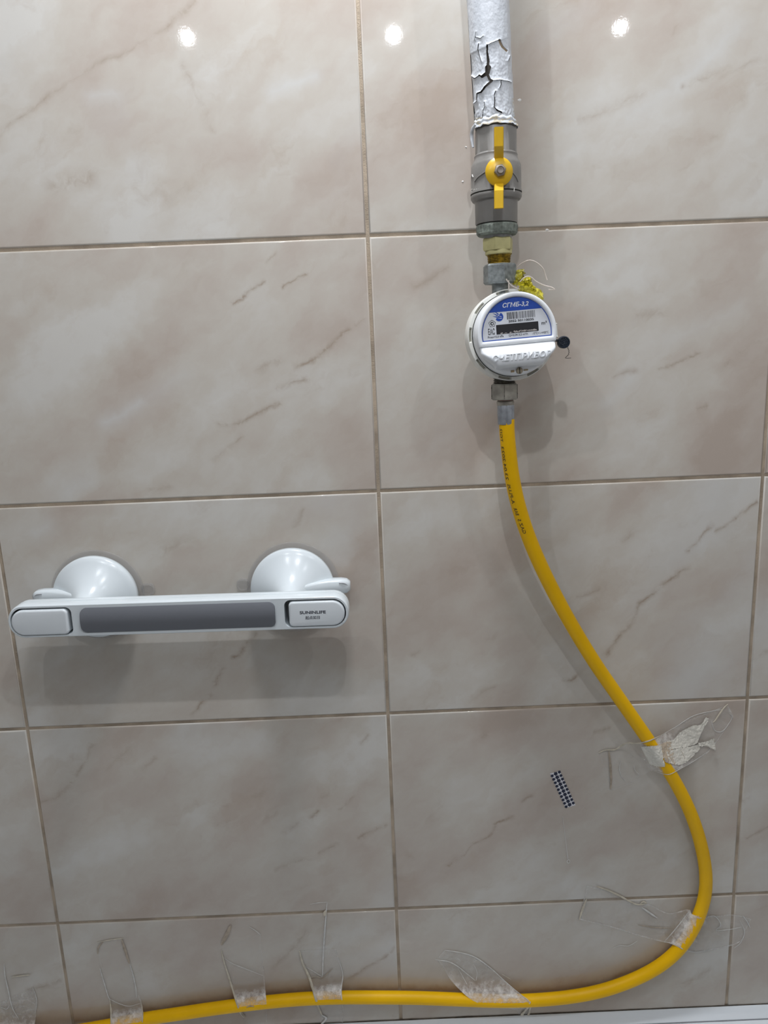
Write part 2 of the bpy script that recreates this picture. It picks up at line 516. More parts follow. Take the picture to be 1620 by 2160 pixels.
def vein_group():
    g = bpy.data.node_groups.new('vein_segment', 'ShaderNodeTree')
    for n, t in (('P', 'NodeSocketVector'), ('A', 'NodeSocketVector'), ('AB', 'NodeSocketVector'), ('InvLen2', 'NodeSocketFloat'), ('InvWidth', 'NodeSocketFloat'), ('Strength', 'NodeSocketFloat')):
        g.interface.new_socket(n, in_out='INPUT', socket_type=t)
    g.interface.new_socket('Mask', in_out='OUTPUT', socket_type='NodeSocketFloat')
    N, L = g.nodes, g.links
    i = N.new('NodeGroupInput'); o = N.new('NodeGroupOutput')
    def vm(op, a, b=None):
        n = N.new('ShaderNodeVectorMath'); n.operation = op
        L.new(a, n.inputs[0])
        if b is not None: L.new(b, n.inputs[1])
        return n
    def ma(op, a, b=None, clamp=False):
        n = N.new('ShaderNodeMath'); n.operation = op; n.use_clamp = clamp
        for k, s in ((0, a), (1, b)):
            if s is None: continue
            if isinstance(s, float): n.inputs[k].default_value = s
            else: L.new(s, n.inputs[k])
        return n.outputs[0]
    pa = vm('SUBTRACT', i.outputs['P'], i.outputs['A'])
    h = ma('MULTIPLY', vm('DOT_PRODUCT', pa.outputs[0], i.outputs['AB']).outputs['Value'], i.outputs['InvLen2'], True)
    sc = N.new('ShaderNodeVectorMath'); sc.operation = 'SCALE'
    L.new(i.outputs['AB'], sc.inputs[0]); L.new(h, sc.inputs['Scale'])
    d = vm('LENGTH', vm('SUBTRACT', pa.outputs[0], sc.outputs[0]).outputs[0]).outputs['Value']
    k = ma('MULTIPLY', d, i.outputs['InvWidth'])
    f = ma('SUBTRACT', 1.0, k, True)
    f = ma('MULTIPLY', f, f)
    L.new(ma('MULTIPLY', f, i.outputs['Strength']), o.inputs['Mask'])
    return g
VEIN = vein_group()

def tile_mat(name, origin, veins, seed, clouds=(), stains=()):
    """veins: (x0,y0,x1,y1,strength[,width px]) in photo pixels, turned into tile-local metres"""
    m, nt, b = new_mat(name)
    setin(b, Roughness=0.035, Specular_IOR_Level=0.20)
    tc = nt.nodes.new('ShaderNodeTexCoord')
    gl = nt.nodes.new('ShaderNodeGroup'); gl.node_tree = GLAZE
    link(nt, tc.outputs['Object'], gl.inputs['Vector'])
    gl.inputs['Seed'].default_value = seed
    flat = nt.nodes.new('ShaderNodeVectorMath'); flat.operation = 'MULTIPLY'; flat.inputs[1].default_value = (1, 0, 1)
    link(nt, gl.outputs['Warped'], flat.inputs[0])
    color = gl.outputs['Color']
    def add(items, dark, brk):
        nonlocal color
        acc = None
        for it in items:
            x0, y0, x1, y1, s = it[:5]
            if s < 0.36 and brk: continue                 # the cloud noise already carries the faint ones
            w = (it[5] if len(it) > 5 else 7.0) * 1.45; s = s * 0.86
            A = at(x0, y0) - origin; B = at(x1, y1) - origin
            A.y = B.y = 0
            AB = B - A
            if AB.length < 1e-5: AB = Vector((1e-4, 0, 0))
            v = nt.nodes.new('ShaderNodeGroup'); v.node_tree = VEIN
            link(nt, flat.outputs[0], v.inputs['P'])
            v.inputs['A'].default_value = A; v.inputs['AB'].default_value = AB
            v.inputs['InvLen2'].default_value = 1 / AB.length_squared
            v.inputs['InvWidth'].default_value = 1 / (w * mpp((x0 + x1) / 2, (y0 + y1) / 2))
            v.inputs['Strength'].default_value = s
            if acc is None: acc = v.outputs[0]
            else:
                mx = nt.nodes.new('ShaderNodeMath'); mx.operation = 'MAXIMUM'
                link(nt, acc, mx.inputs[0]); link(nt, v.outputs[0], mx.inputs[1]); acc = mx.outputs[0]
        if acc is None: return
        if brk:
            mu = nt.nodes.new('ShaderNodeMath'); mu.operation = 'MULTIPLY'
            link(nt, acc, mu.inputs[0]); link(nt, gl.outputs['Breakup'], mu.inputs[1]); acc = mu.outputs[0]
        mx = nt.nodes.new('ShaderNodeMix'); mx.data_type = 'RGBA'
        link(nt, acc, mx.inputs[0]); link(nt, color, mx.inputs[6]); mx.inputs[7].default_value = (*dark, 1)
        color = mx.outputs[2]
    add(clouds, (0.66, 0.675, 0.67), False)
    add(veins, (0.33, 0.248, 0.182), True)
    add(stains, (0.27, 0.15, 0.05), False)
    link(nt, color, b.inputs['Base Color'])
    # faint orange-peel of the glaze
    n = nt.nodes.new('ShaderNodeTexNoise'); n.inputs['Scale'].default_value = 520; n.inputs['Detail'].default_value = 2
    link(nt, tc.outputs['Object'], n.inputs['Vector'])
    bp = nt.nodes.new('ShaderNodeBump'); bp.inputs['Strength'].default_value = 0.013; bp.inputs['Distance'].default_value = 0.001
    link(nt, n.outputs['Fac'], bp.inputs['Height']); link(nt, bp.outputs['Normal'], b.inputs['Normal'])
    return m

# ------------------------------------------------------------------ the room
TW, TH, PX_, PZ_ = 0.400, 0.250, 0.403, 0.253
X0R, X1R, Y0R, Z1R = -1.2105, 0.8075, -1.75, H1 + 0.85
ZTUB = at(850, 2151, 0.0).z                 # where the edging strip meets the tiles
def struct(o):
    o['kind'] = 'structure'
    return o
def slab(name, x0, x1, y0, y1, z0, z1, mat):
    b = MB(); b.box(x0, x1, y0, y1, z0, z1)
    return struct(b.build(name, mat, origin=((x0 + x1) / 2, (y0 + y1) / 2, z0)))
wall_back = slab('wall_back', X0R - 0.1, X1R + 0.1, 0.0011, 0.12, 0.0, Z1R, M_GROUT)
slab('wall_left', X0R - 0.1, X0R, Y0R, -0.0005, 0.0, Z1R, M_WALLP)
slab('wall_right', X1R, X1R + 0.1, Y0R, -0.0005, 0.0, Z1R, M_WALLP)
slab('wall_front', X0R - 0.1, X1R + 0.1, Y0R - 0.1, Y0R, 0.0, Z1R, M_WALLP)
slab('floor', X0R - 0.1, X1R + 0.1, Y0R - 0.1, 0.12, -0.1, 0.0, M_FLOOR)
slab('ceiling', X0R - 0.1, X1R + 0.1, Y0R - 0.1, 0.12, Z1R, Z1R + 0.1, M_CEIL)

# tile mesh, shared
def tile_mesh(h, name):
    bm = bmesh.new()
    bmesh.ops.create_cube(bm, size=1)
    for v in bm.verts:
        v.co = Vector((v.co.x * TW, v.co.y * 0.006 + 0.003, v.co.z * h))
    fr = [e for e in bm.edges if all(v.co.y < 0.001 for v in e.verts)]
    bmesh.ops.bevel(bm, geom=fr, offset=0.0017, segments=3, profile=0.5, affect='EDGES')
    bmesh.ops.recalc_face_normals(bm, faces=bm.faces)
    me = bpy.data.meshes.new(name)
    bm.to_mesh(me); bm.free()
    me.polygons.foreach_set('use_smooth', [True] * len(me.polygons))
    me.set_sharp_from_angle(angle=math.radians(40))
    big = max(me.polygons, key=lambda p: p.area if p.normal.y < -.9 else 0)
    ek = {tuple(sorted(k)) for k in big.edge_keys}
    sh = me.attributes.get('sharp_edge') or me.attributes.new('sharp_edge', 'BOOLEAN', 'EDGE')
    for e in me.edges:
        if tuple(sorted(e.vertices)) in ek: sh.data[e.index].value = True
    me.materials.append(None)
    return me
TILE_ME = tile_mesh(TH, 'tile')

HOSE_PX = [(1069, 884, .058), (1069.5, 910, .058), (1073, 950, .057), (1080, 1005, .054), (1093, 1065, .050), (1114, 1130, .045), (1142, 1196, .040),
           (1177, 1266, .034), (1214, 1332, .029), (1256, 1400, .025), (1298, 1461, .022), (1330, 1507, .021), (1364, 1556, .020), (1397, 1605, .019),
           (1430, 1660, .018), (1457, 1716, .017), (1477, 1776, .015), (1488, 1836, .013), (1487, 1886, .011), (1474, 1932, .010), (1452, 1975, .0095),
           (1422, 2012, .0095), (1382, 2043, .0095), (1330, 2069, .0095), (1268, 2090, .0095), (1200, 2103, .0095), (1120, 2110, .0095), (1040, 2111, .0095),
           (960, 2108, .0095), (880, 2105, .0095), (800, 2104, .0095), (720, 2104, .0095), (640, 2107, .0095), (570, 2113, .0095), (500, 2121, .0095),
           (440, 2129, .0095), (380, 2138, .0095), (300, 2150, .0095), (220, 2165, .0105), (140, 2178, .012), (40, 2188, .013), (-120, 2197, .014), (-300, 2205, .014)]

VEINS = {
 (-1, 0): [(0, 282, 100, 205, .6, 8), (100, 205, 200, 140, .55, 8), (200, 140, 280, 105, .5, 9), (280, 105, 350, 60, .45, 9), (350, 60, 410, 0, .6, 10), (385, 130, 420, 220, .45, 11), (420, 220, 445, 275, .45, 12),
           (320, 330, 400, 290, .35, 40), (110, 390, 190, 372, .6, 22), (190, 372, 370, 348, .3, 18), (540, 40, 590, 10, .35, 22), (75, 480, 110, 440, .25, 20), (40, 130, 55, 60, .2, 20), (500, 75, 520, 20, .2, 16)],
 (0, 0): [(1440, 186, 1530, 143, .6, 9), (1216, 255, 1360, 196, .4, 12), (1259, 366, 1360, 287, .3, 13), (1445, 350, 1577, 250, .35, 13), (1520, 160, 1600, 120, .4, 10), (1310, 215, 1350, 200, .5, 16), (1420, 72, 1424, 60, .4, 8), (1480, 110, 1505, 100, .3, 10), (850, 280, 950, 220, .15, 30), (1500, 290, 1512, 285, .5, 7)],
 (-1, -1): [(489, 638, 558, 594, .95, 6), (558, 549, 583, 530, .5, 5), (600, 604, 642, 576, .95, 6), (642, 576, 680, 550, .3, 9), (622, 774, 677, 747, .9, 10), (677, 744, 736, 693, .95, 7), (750, 680, 768, 675, .8, 6),
            (588, 816, 642, 799, .8, 8), (459, 895, 514, 888, .7, 8), (514, 888, 588, 851, .8, 7), (514, 920, 454, 969, .5, 8), (660, 620, 680, 670, .35, 26), (550, 700, 660, 640, .25, 30), (350, 960, 440, 930, .3, 22), (320, 1035, 360, 1030, .4, 16), (548, 780, 590, 762, .5, 12), (690, 780, 760, 760, .35, 14), (230, 940, 250, 930, .35, 12), (20, 970, 60, 940, .3, 25), (720, 545, 745, 525, .4, 10), (440, 740, 540, 690, .2, 18)],
 (0, -1): [(873, 600, 951, 568, .45, 14), (1392, 781, 1469, 744, .8, 6), (1298, 796, 1340, 780, .55, 10), (1469, 868, 1487, 858, .8, 7), (1340, 667, 1397, 661, .4, 22), (1520, 775, 1540, 765, .45, 14), (1350, 745, 1380, 720, .3, 16), (1200, 930, 1290, 895, .35, 14), (1290, 895, 1400, 870, .3, 12), (1480, 720, 1560, 690, .3, 14), (850, 865, 900, 840, .3, 14), (1560, 745, 1600, 720, .4, 9), (920, 640, 960, 625, .3, 14), (870, 950, 960, 900, .18, 20)],
 (-1, -2): [(491, 1389, 521, 1354, .95, 7), (455, 1445, 471, 1414, .85, 7), (405, 1508, 445, 1465, .85, 7), (521, 1354, 540, 1338, .5, 7), (622, 1106, 638, 1080, .5, 9), (345, 1160, 400, 1140, .4, 20), (700, 1170, 770, 1130, .25, 18), (455, 1435, 462, 1430, .9, 9), (590, 1400, 640, 1370, .25, 20), (350, 1400, 372, 1390, .3, 14), (150, 1110, 250, 1060, .18, 20)],
 (0, -2): [(1278, 1380, 1301, 1349, .85, 9), (1301, 1349, 1336, 1309, .9, 7), (1336, 1309, 1352, 1273, .9, 7), (1352, 1273, 1417, 1218, .95, 9), (1417, 1218, 1448, 1197, .95, 10), (1453, 1162, 1503, 1111, .8, 8), (1513, 1119, 1595, 1058, .9, 7), (1190, 1435, 1217, 1428, .9, 8), (1318, 1138, 1332, 1126, .6, 14), (872, 1379, 884, 1374, .6, 9), (1220, 1258, 1266, 1243, .5, 8), (1290, 1170, 1340, 1130, .3, 12), (900, 1130, 950, 1070, .25, 20), (910, 1470, 960, 1440, .35, 14), (1000, 1470, 1040, 1450, .4, 12), (1030, 1350, 1040, 1345, .4, 12), (1130, 1460, 1190, 1438, .35, 8), (1440, 1380, 1520, 1350, .2, 26), (820, 1090, 870, 1060, .2, 18), (870, 1410, 930, 1350, .18, 16), (1540, 1200, 1590, 1170, .35, 9)],
 (-1, -3): [(150, 1653, 176, 1604, .85, 6), (176, 1604, 197, 1573, .5, 7), (88, 1697, 145, 1661, .5, 9), (653, 1728, 669, 1707, .9, 7), (596, 1759, 653, 1728, .5, 9), (669, 1801, 710, 1783, .85, 7), (586, 1834, 669, 1801, .5, 9), (757, 1767, 814, 1741, .85, 6), (715, 1707, 746, 1681, .6, 7), (228, 1620, 270, 1580, .5, 10), (680, 1680, 705, 1660, .4, 10), (300, 1620, 330, 1600, .5, 8), (290, 1690, 330, 1630, .3, 30), (560, 1730, 580, 1720, .4, 24), (460, 1740, 480, 1732, .4, 10), (540, 1680, 560, 1670, .4, 12), (620, 1780, 700, 1740, .25, 26), (765, 1565, 775, 1550, .5, 7), (190, 1690, 210, 1680, .35, 18)],
 (0, -3): [(947, 1825, 977, 1805, .95, 6), (1000, 1780, 1035, 1762, .95, 7), (1045, 1742, 1080, 1722, .95, 6), (1100, 1692, 1118, 1680, .7, 6), (977, 1805, 1000, 1780, .6, 6), (1035, 1762, 1045, 1742, .5, 6), (1250, 1547, 1282, 1537, .85, 7), (1180, 1640, 1250, 1590, .35, 10), (900, 1620, 960, 1590, .3, 14), (915, 1720, 930, 1700, .4, 16), (1010, 1850, 1050, 1820, .35, 12), (840, 1700, 880, 1680, .3, 14), (880, 1900, 930, 1870, .3, 12), (1015, 1555, 1022, 1550, .4, 10), (1130, 1620, 1180, 1590, .25, 14)],
 (1, -3): [(1575, 1766, 1618, 1745, .85, 6), (1566, 1690, 1580, 1680, .6, 8)],
 (1, -2): [(1590, 1390, 1620, 1370, .5, 9)],
 (-1, -4): [(734, 2067, 815, 2015, .8, 8), (579, 2041, 646, 1964, .5, 12), (815, 2015, 832, 2000, .5, 8)],
 (-2, -4): [(60, 2090, 100, 2078, .7, 10), (112, 2072, 124, 2068, .9, 8), (0, 2150, 60, 2110, .4, 14), (20, 2020, 50, 2000, .3, 16)],
 (0, -4): [(1335, 2090, 1400, 2050, .3, 16), (1440, 2075, 1490, 2050, .5, 18), (900, 2000, 960, 1980, .2, 20)],
 (-2, -3): [(20, 1760, 60, 1720, .3, 14), (0, 1640, 30, 1620, .3, 20)],
}
MILK = {
 (-1, 0): [(575, 192, 665, 160, .55, 22), (190, 205, 240, 195, .4, 26), (0, 140, 20, 130, .3, 40)],
 (0, 0): [(1430, 180, 1560, 60, .45, 34), (1320, 250, 1430, 180, .3, 24)],
 (-1, -1): [(225, 895, 300, 850, .6, 26), (300, 850, 390, 790, .3, 34)],
 (0, -1): [(1280, 850, 1330, 800, .45, 34), (1400, 720, 1560, 650, .25, 30)],
 (-1, -2): [(75, 1125, 100, 1110, .5, 30)],
}
# brown grease line that has settled on the tiles along the upper side of the lying hose
def stain_line(x0, x1):
    out = []
    prev = None
    for p in HOSE_PX:
        if p[1] > 1960 and x0 - 80 < p[0] < x1 + 80:
            q = (p[0], p[1] - 17)
            if prev: out.append((*prev, *q, 0.85, 30)); out.append((*prev, *q, 0.52, 76))
            prev = q
    return out
STAINS = {(-1, -4): stain_line(120, 840), (0, -4): stain_line(840, 1480), (-2, -4): [(0, 2145, 140, 2150, .25, 60), (15, 2120, 40, 2040, .22, 70)]}
SEEDS = {(-1, 0): 3.1, (0, 0): 8.4, (-1, -1): 14.2, (0, -1): 20.7, (-1, -2): 27.5, (0, -2): 33.3, (-1, -3): 41.9, (0, -3): 47.2}
rt = random.Random(3)
PLAIN_TILE = [tile_mat('tile_glaze_plain_%d' % k, Vector((0, 0, 0)), [], 60 + 7.7 * k) for k in range(4)]
for col in range(-3, 2):
    for row in range(-4, 4):
        cx = (col + 0.5) * PX_
        zt = H1 + row * PZ_ + PZ_ / 2             # row 0 sits on the uppermost joint in view
        if zt + TH / 2 > Z1R or zt - TH / 2 < 0.3: continue
        t = bpy.data.objects.new('tile', TILE_ME)
        COL.objects.link(t)
        t.parent = wall_back
        w = Vector((cx, 0.0, zt))
        t.location = w - wall_back.location
        k = (col, row)
        if row <= -1:
            t.rotation_euler = (rt.uniform(-.0009, .0009), 0, rt.uniform(-.0009, .0009))
        if k in VEINS:
            m = tile_mat('tile_glaze_%d_%d' % (col + 3, row + 5), w, VEINS[k], SEEDS.get(k, 50 + 3.3 * col + 5.1 * row), MILK.get(k, ()), STAINS.get(k, ()))
        else:
            m = PLAIN_TILE[(col * 3 + row) % 4]
        t.material_slots[0].link = 'OBJECT'
        t.material_slots[0].material = m

# ------------------------------------------------------------------ edging strip and bath
b = MB()
zr = ZTUB - 0.0112                                         # top of the bath rim
prof = [(0.0, ZTUB), (-0.0016, ZTUB + .0002), (-0.0030, ZTUB - .0010), (-0.0048, ZTUB - .0040), (-0.0072, ZTUB - .0068), (-0.0098, ZTUB - .0088), (-0.0106, ZTUB - .0098), (-0.0106, zr), (0.0, zr)]
b.grid([[(x, y, z) for y, z in prof] for x in (X0R, -0.4, 0.0, 0.4, X1R)], closed=False)
b.f.append(tuple(range(len(prof)))); b.m.append(0)
b.f.append(tuple(4 * len(prof) + k for k in range(len(prof)))); b.m.append(0)
trim = struct(b.build('trim_1', M_TRIM, origin=(0, -0.009, zr)))
c = MB()
pts = []
rc = random.Random(5)
for k in range(240):
    x = X0R + (X1R - X0R) * k / 239
    pts.append((x, -0.0006, ZTUB + 0.0003 + 0.0004 * mnoise.noise(Vector((x * 40, 0, 0)))))
c.tube(pts, lambda t: 0.0007 + 0.0007 * max(0, mnoise.noise(Vector((t * 90, 3, 0)))), seg=6, flat=0.8)
c.build('joint_line', M_CAULK, trim)
c = MB()
c.tube([(X0R + (X1R - X0R) * k / 239, -0.0109, zr + 0.0003) for k in range(240)], lambda t: 0.0005 + 0.0004 * max(0, mnoise.noise(Vector((t * 120, 8, 0)))), seg=6)
c.build('lower_joint_line', simple('grey_joint', (0.25, 0.26, 0.28), 0.8), trim)

tub = thing('bathtub', 'white enamel bath rim below the edging strip at the wall foot', 'bathtub', (-0.2, -0.37, 0.0))
b = MB()
xa, xb, ya, yb = X0R + 0.01, X1R - 0.01, -0.0005, -0.73
def ring(inset, z, r, n=8):
    w, h = (xb - xa) - 2 * inset, (ya - yb) - 2 * inset
    return [(x, y, z) for x, y in rrect(w, h, r, n, (xa + xb) / 2, (ya + yb) / 2)]
rows = [ring(0.0, zr - 0.045, 0.01), ring(0.0, zr - 0.006, 0.01), ring(0.003, zr - 0.001, 0.01), ring(0.008, zr, 0.012), ring(0.055, zr - 0.001, 0.09), ring(0.066, zr - 0.008, 0.11),
        ring(0.075, zr - 0.05, 0.13), ring(0.10, zr - 0.25, 0.16), ring(0.14, zr - 0.37, 0.18), ring(0.22, zr - 0.40, 0.14)]
b.grid(rows, closed=True)
b.f.append(tuple((len(rows) - 1) * len(rows[0]) + k for k in range(len(rows[0])))); b.m.append(0)
b.build('basin', M_TUB, tub, smooth=60)
b = MB(); b.box(xa + .02, xb - .02, yb + 0.012, yb + 0.03, 0.02, zr - 0.045)
b.build('front_panel', M_ABSM, tub)
for sx in (xa + 0.2, xb - 0.2):
    for sy in (yb + 0.15, ya - 0.15):
        b = MB(); b.lathe([(0.02, 0), (0.02, 0.01), (0.010, 0.015), (0.010, zr - 0.40)], 16, (sx, sy, 0))
        b.build('foot', M_STEEL, tub)

# ------------------------------------------------------------------ gas pipe with flaking paint
AX = 0.058                                                # pipe axis off the wall
PXC = at(1046, 350, AX).x
def zp(y, d=AX, x=1046):
    return at(x, y, d).z
def axis_x(z):
    """the pipe run is very nearly plumb"""
    return PXC + (z - (H1 + 0.07)) * (at(1029, 0, AX).x - PXC) / (at(1029, 0, AX).z - (H1 + 0.07)) if z > H1 + 0.07 else PXC
RP = 43.5 * mpp(1033, 120, AX)
zpt, zpb = Z1R - 0.002, zp(268)
pipe = thing('gas_pipe', 'white painted gas pipe with cracked flaking paint above the grey valve', 'pipe', (PXC, -AX, zpb))
b = MB(); b.lathe([(RP - 0.0022, zpb - 0.004 - 0), (RP - 0.0022, zpt)], 40, (0, 0, 0))
b.v = [(x + axis_x(z), y - AX, z) for x, y, z in b.v]
b.build('bare_pipe', M_RUST, pipe)
CRACKS_AND_LIP_SHADE = [  # polyline (px), half width start, half width end
 ([(1027.8, 95.4), (1027.8, 111), (1029.8, 126), (1029.6, 142.6)], 1.6, 3.2),
 ([(1029.6, 142.6), (1028.5, 153.7), (1017.5, 162)], 6.2, 3.0),
 ([(1017.5, 162), (1012, 159), (1002, 165.7), (993, 160)], 1.8, 1.0),
 ([(1028.5, 157), (1033, 168), (1038, 170.4)], 3.0, 2.2),
 ([(1037, 171), (1024, 183), (1015.7, 194.4), (1007.4, 197), (1006.5, 213), (1000, 218.5)], 2.6, 0.7),
 ([(1038, 170.4), (1057, 168.5), (1078, 173)], 0.9, 0.7),
 ([(1056.5, 169.4), (1056.5, 177.8), (1053.7, 186)], 1.3, 1.0),
 ([(1045.4, 191.7), (1042.6, 200), (1043.5, 213), (1042.6, 226), (1048, 232.4), (1057.4, 237)], 1.2, 1.6),
 ([(1022, 214.8), (1023, 224), (1019.4, 231.5), (1018.5, 251.9)], 0.8, 1.0),
 ([(1010, 92.6), (1009, 105.6), (1012, 118.5), (1015.7, 129.6)], 1.5, 0.6),
 ([(1027.8, 96), (1037, 90.7), (1053.7, 84)], 0.9, 0.9),  # shadow under the lifted paint lip, cut as a dark slit
 ([(1002, 84), (1004.6, 66.7)], 0.7, 0.5),
 ([(1003, 78), (1014, 81.5), (1020, 76)], 1.0, 0.8),
 ([(1051, 242.6), (1051, 259)], 0.8, 0.8),
 ([(1072, 128), (1075, 118)], 0.8, 0.5),
]
TAN = [([(1053.7, 85), (1060, 97), (1070, 106.5)], 2.6, 2.2)]
def crack_d(px, py, tab):
    best = 99
    for pl, w0, w1 in tab:
        n = len(pl) - 1
        for k in range(n):
            d, t = seg_dist((px, py), pl[k], pl[k + 1])
            s = (k + t) / n
            w_ = w0 + (w1 - w0) * s
            best = min(best, d - w_ * (1.0 if w_ > 1.5 else .68))
    return best
# front half, fine
b = MB(); rows = []
A0, A1, NA, NZ = math.radians(172), math.radians(368), 240, 460
zfine_top = zp(-25)
info = []
for i in range(NZ + 1):
    z = zfine_top + (zpb + 0.001 - zfine_top) * i / NZ
    row = []
    for j in range(NA + 1):
        a = A0 + (A1 - A0) * j / NA
        ca, sa = math.cos(a), math.sin(a)
        p0 = Vector((axis_x(z) + RP * ca, -AX + RP * sa, z))
        px, py = proj(p0)
        d = crack_d(px, py, CRACKS_AND_LIP_SHADE) if py > 56 else 50; dt = crack_d(px, py, TAN) if 70 < py < 120 else 50
        rough_ = .35 + .65 * sstep(60, 110, py)
        bump = 0.0003 * mnoise.noise(Vector((ca * 4, sa * 4, z * 60))) + rough_ * (0.00028 * mnoise.noise(Vector((ca * 5, sa * 5, z * 160))) + 0.00016 * mnoise.noise(Vector((ca * 14, sa * 14, z * 500))))
        low = sstep(205, 262, py)
        bump += low * 0.0007 * mnoise.noise(Vector((ca * 9, sa * 9, z * 420)))
        curl = 0.0011 * math.exp(-max(0, d) / 2.2) * (0.4 + 0.6 * sstep(60, 150, py))
        step = 0.0006 * sstep(0, 5, (py - 92) + (px - 1037) * .45) * sstep(70, 110, py)
        r = RP + bump + curl - step
        if dt < 0: r = RP - 0.0012
        row.append((axis_x(z) + r * ca, -AX + r * sa, z))
        info.append((d, dt, py))
    rows.append(row)
n = NA + 1
vs = [p for r in rows for p in r]
keep = []; mi = []
for i in range(NZ):
    for j in range(NA):
        q = (i * n + j, i * n + j + 1, (i + 1) * n + j + 1, (i + 1) * n + j)
        if sum(info[k][0] for k in q) / 4 < 0: continue
        keep.append(q)
        dt = sum(info[k][1] for k in q) / 4
        py = info[q[0]][2]
        pxn = mnoise.noise(Vector((j * 0.09, i * 0.16, 2)))
        mi.append(2 if dt < 0 else (1 if (py > 247 and pxn > -0.05) or (py > 205 and j > NA * .80 and pxn > 0.12) else 0))
o = len(b.v); b.v += vs; b.f += keep; b.m += mi
paint = b.build('paint_coat', [M_PAINT, M_CREAMP, M_TAN], pipe, smooth=60)
b = MB()
zs = [zpt] + [zpt + (zfine_top - zpt) * k / 40 for k in range(1, 41)]
b.grid([[(axis_x(z) + (RP + 0.0003 * mnoise.noise(Vector((math.cos(a) * 4, math.sin(a) * 4, z * 60)))) * math.cos(a), -AX + (RP + 0.0003 * mnoise.noise(Vector((math.cos(a) * 4, math.sin(a) * 4, z * 60)))) * math.sin(a), z)
         for a in (2 * math.pi * k / 96 for k in range(96))] for z in zs], closed=True)
b.build('upper_paint_coat', M_PAINT, pipe)
b = MB()
b.grid([[(axis_x(z) + RP * math.cos(a), -AX + RP * math.sin(a), z) for a in (math.radians(8 + 164 * k / 24) for k in range(25))] for z in (zfine_top, zpb)])
b.build('rear_paint_coat', M_PAINT, pipe)
# ragged paint skirt where the pipe enters the valve, and the run of paint down its left side
b = MB(); rows = []
for i in range(9):
    row = []
    for k in range(97):
        a = math.radians(165 + 210 * k / 96)
        ca, sa = math.cos(a), math.sin(a)
        n1 = mnoise.noise(Vector((ca * 3.2, sa * 3.2, 4))); n2 = mnoise.noise(Vector((ca * 7, sa * 7, 7 + i * .22)))
        zt_ = zp(256) + .0018 * n1 + .0006 * n2
        zb_ = zp(272.5) + .0010 * n1 + .0006 * n2
        z = zt_ + (zb_ - zt_) * i / 8
        rr = RP + .0002 + .0007 * math.sin(i / 8 * 5.2) ** 2 + .0005 * n2 + .0012 * i / 8
        row.append((axis_x(z) + rr * ca, -AX + rr * sa, z))
    rows.append(row)
b.grid(rows)
for i in range(8):
    for k in range(96):
        if mnoise.noise(Vector((k * .12, i * .5, 3))) > .02 and 1 < i: b.m[i * 96 + k] = 1
b.build('ragged_paint_skirt', [M_PAINT, M_CREAMP], pipe, smooth=50)
b = MB()
b.tube(catmull([at(1003, 262, .068), at(997, 272, .064), at(995, 284, .060), at(996, 298, .060), at(998, 311, .061)], 24), lambda t: 0.0013 * (0.7 + 0.5 * math.sin(t * 3)), seg=8)
b.build('paint_run', M_PAINT, pipe)

# ------------------------------------------------------------------ ball valve
def rad(px, y, d=AX):
    return px * mpp(1046, y, d)
valve = thing('ball_valve', 'grey enamelled ball valve with a yellow butterfly handle under the white pipe', 'valve', (PXC, -AX, zp(478)))
def hexr(n, soft=0.55):
    def f(a, h):
        s = 2 * math.pi / n
        t = ((a + math.pi / 2 + s / 2) % s) - s / 2
        return 1 + soft * (math.cos(s / 2) / math.cos(t) - math.cos(s / 2) ** 0.5)
    return f
b = MB()
prof = [(RP + .0004, 270), (rad(42.5, 270), 272), (rad(43.5, 300), 276), (rad(43.5, 320), 326), (rad(45.5, 330), 330), (rad(45, 334), 333), (rad(46, 340), 338), (rad(50, 345), 346), (rad(52, 350), 352),
        (rad(52.5, 380), 375), (rad(52.5, 400), 402), (rad(53.5, 405), 405), (rad(54, 408), 409)]
b.lathe([(r, zp(y)) for r, y in prof], 64, (PXC, -AX, 0), cap=(True, True), rfun=lambda a, h: (hexr(8, .5)(a, h) if h > zp(328) else 1.0))
b.build('body', M_VALVE, valve, smooth=30)
b = MB()
b.lathe([(rad(53.2, 410), zp(408.8)), (rad(53.2, 410), zp(411.2))], 48, (PXC, -AX, 0))
b.build('seam', M_DARK, valve)
b = MB()
prof = [(rad(52.5, 411), 410.5), (rad(53.5, 414), 413), (rad(53, 420), 419), (rad(50, 424), 424), (rad(45.5, 427), 426), (rad(44.5, 440), 430), (rad(44, 470), 471), (rad(43, 472), 473), (rad(36, 473), 473)]
b.lathe([(r, zp(y)) for r, y in prof], 64, (PXC, -AX, 0))
b.build('end_cap', M_VALVE, valve, smooth=30)
# raised casting lines, lettering and arrow on the body
def on_body(px, py, r, lift=0.0004):
    """point on the valve barrel of radius r seen at that pixel"""
    d = AX + r
    for _ in range(6):
        p = at(px, py, d)
        dx = max(-r * .999, min(r * .999, p.x - PXC))
        d = AX + math.sqrt(r * r - dx * dx) + lift
    return at(px, py, d)
b = MB()
rb_ = rad(52.5, 380)
b.tube(catmull([on_body(x, y, rb_) for x, y in ((1001, 383), (1008, 374), (1017, 367), (1026, 361))], 14), 0.0006, seg=6)
b.build('casting_line', M_VALVE, valve)
b = MB()
b.tube(catmull([on_body(x, y, rb_) for x, y in ((1080, 362), (1088, 372), (1093, 383))], 12), 0.0006, seg=6)
b.build('casting_line', M_VALVE, valve)
b = MB()
vs, fs = text_geo('ONLY', width=0.0085, height=0.0036, bold=0.02)
M_CAST = simple('worn_white_casting', (0.62, 0.61, 0.58), 0.5)
b.add([on_body(1003.5 + x / mpp(1000, 402, AX), 402 - y / mpp(1000, 402, AX) - x * 40, rb_, 0.0005) for x, y in vs], fs)
b.build('cast_lettering', M_CAST, valve, smooth=0)
b = MB()
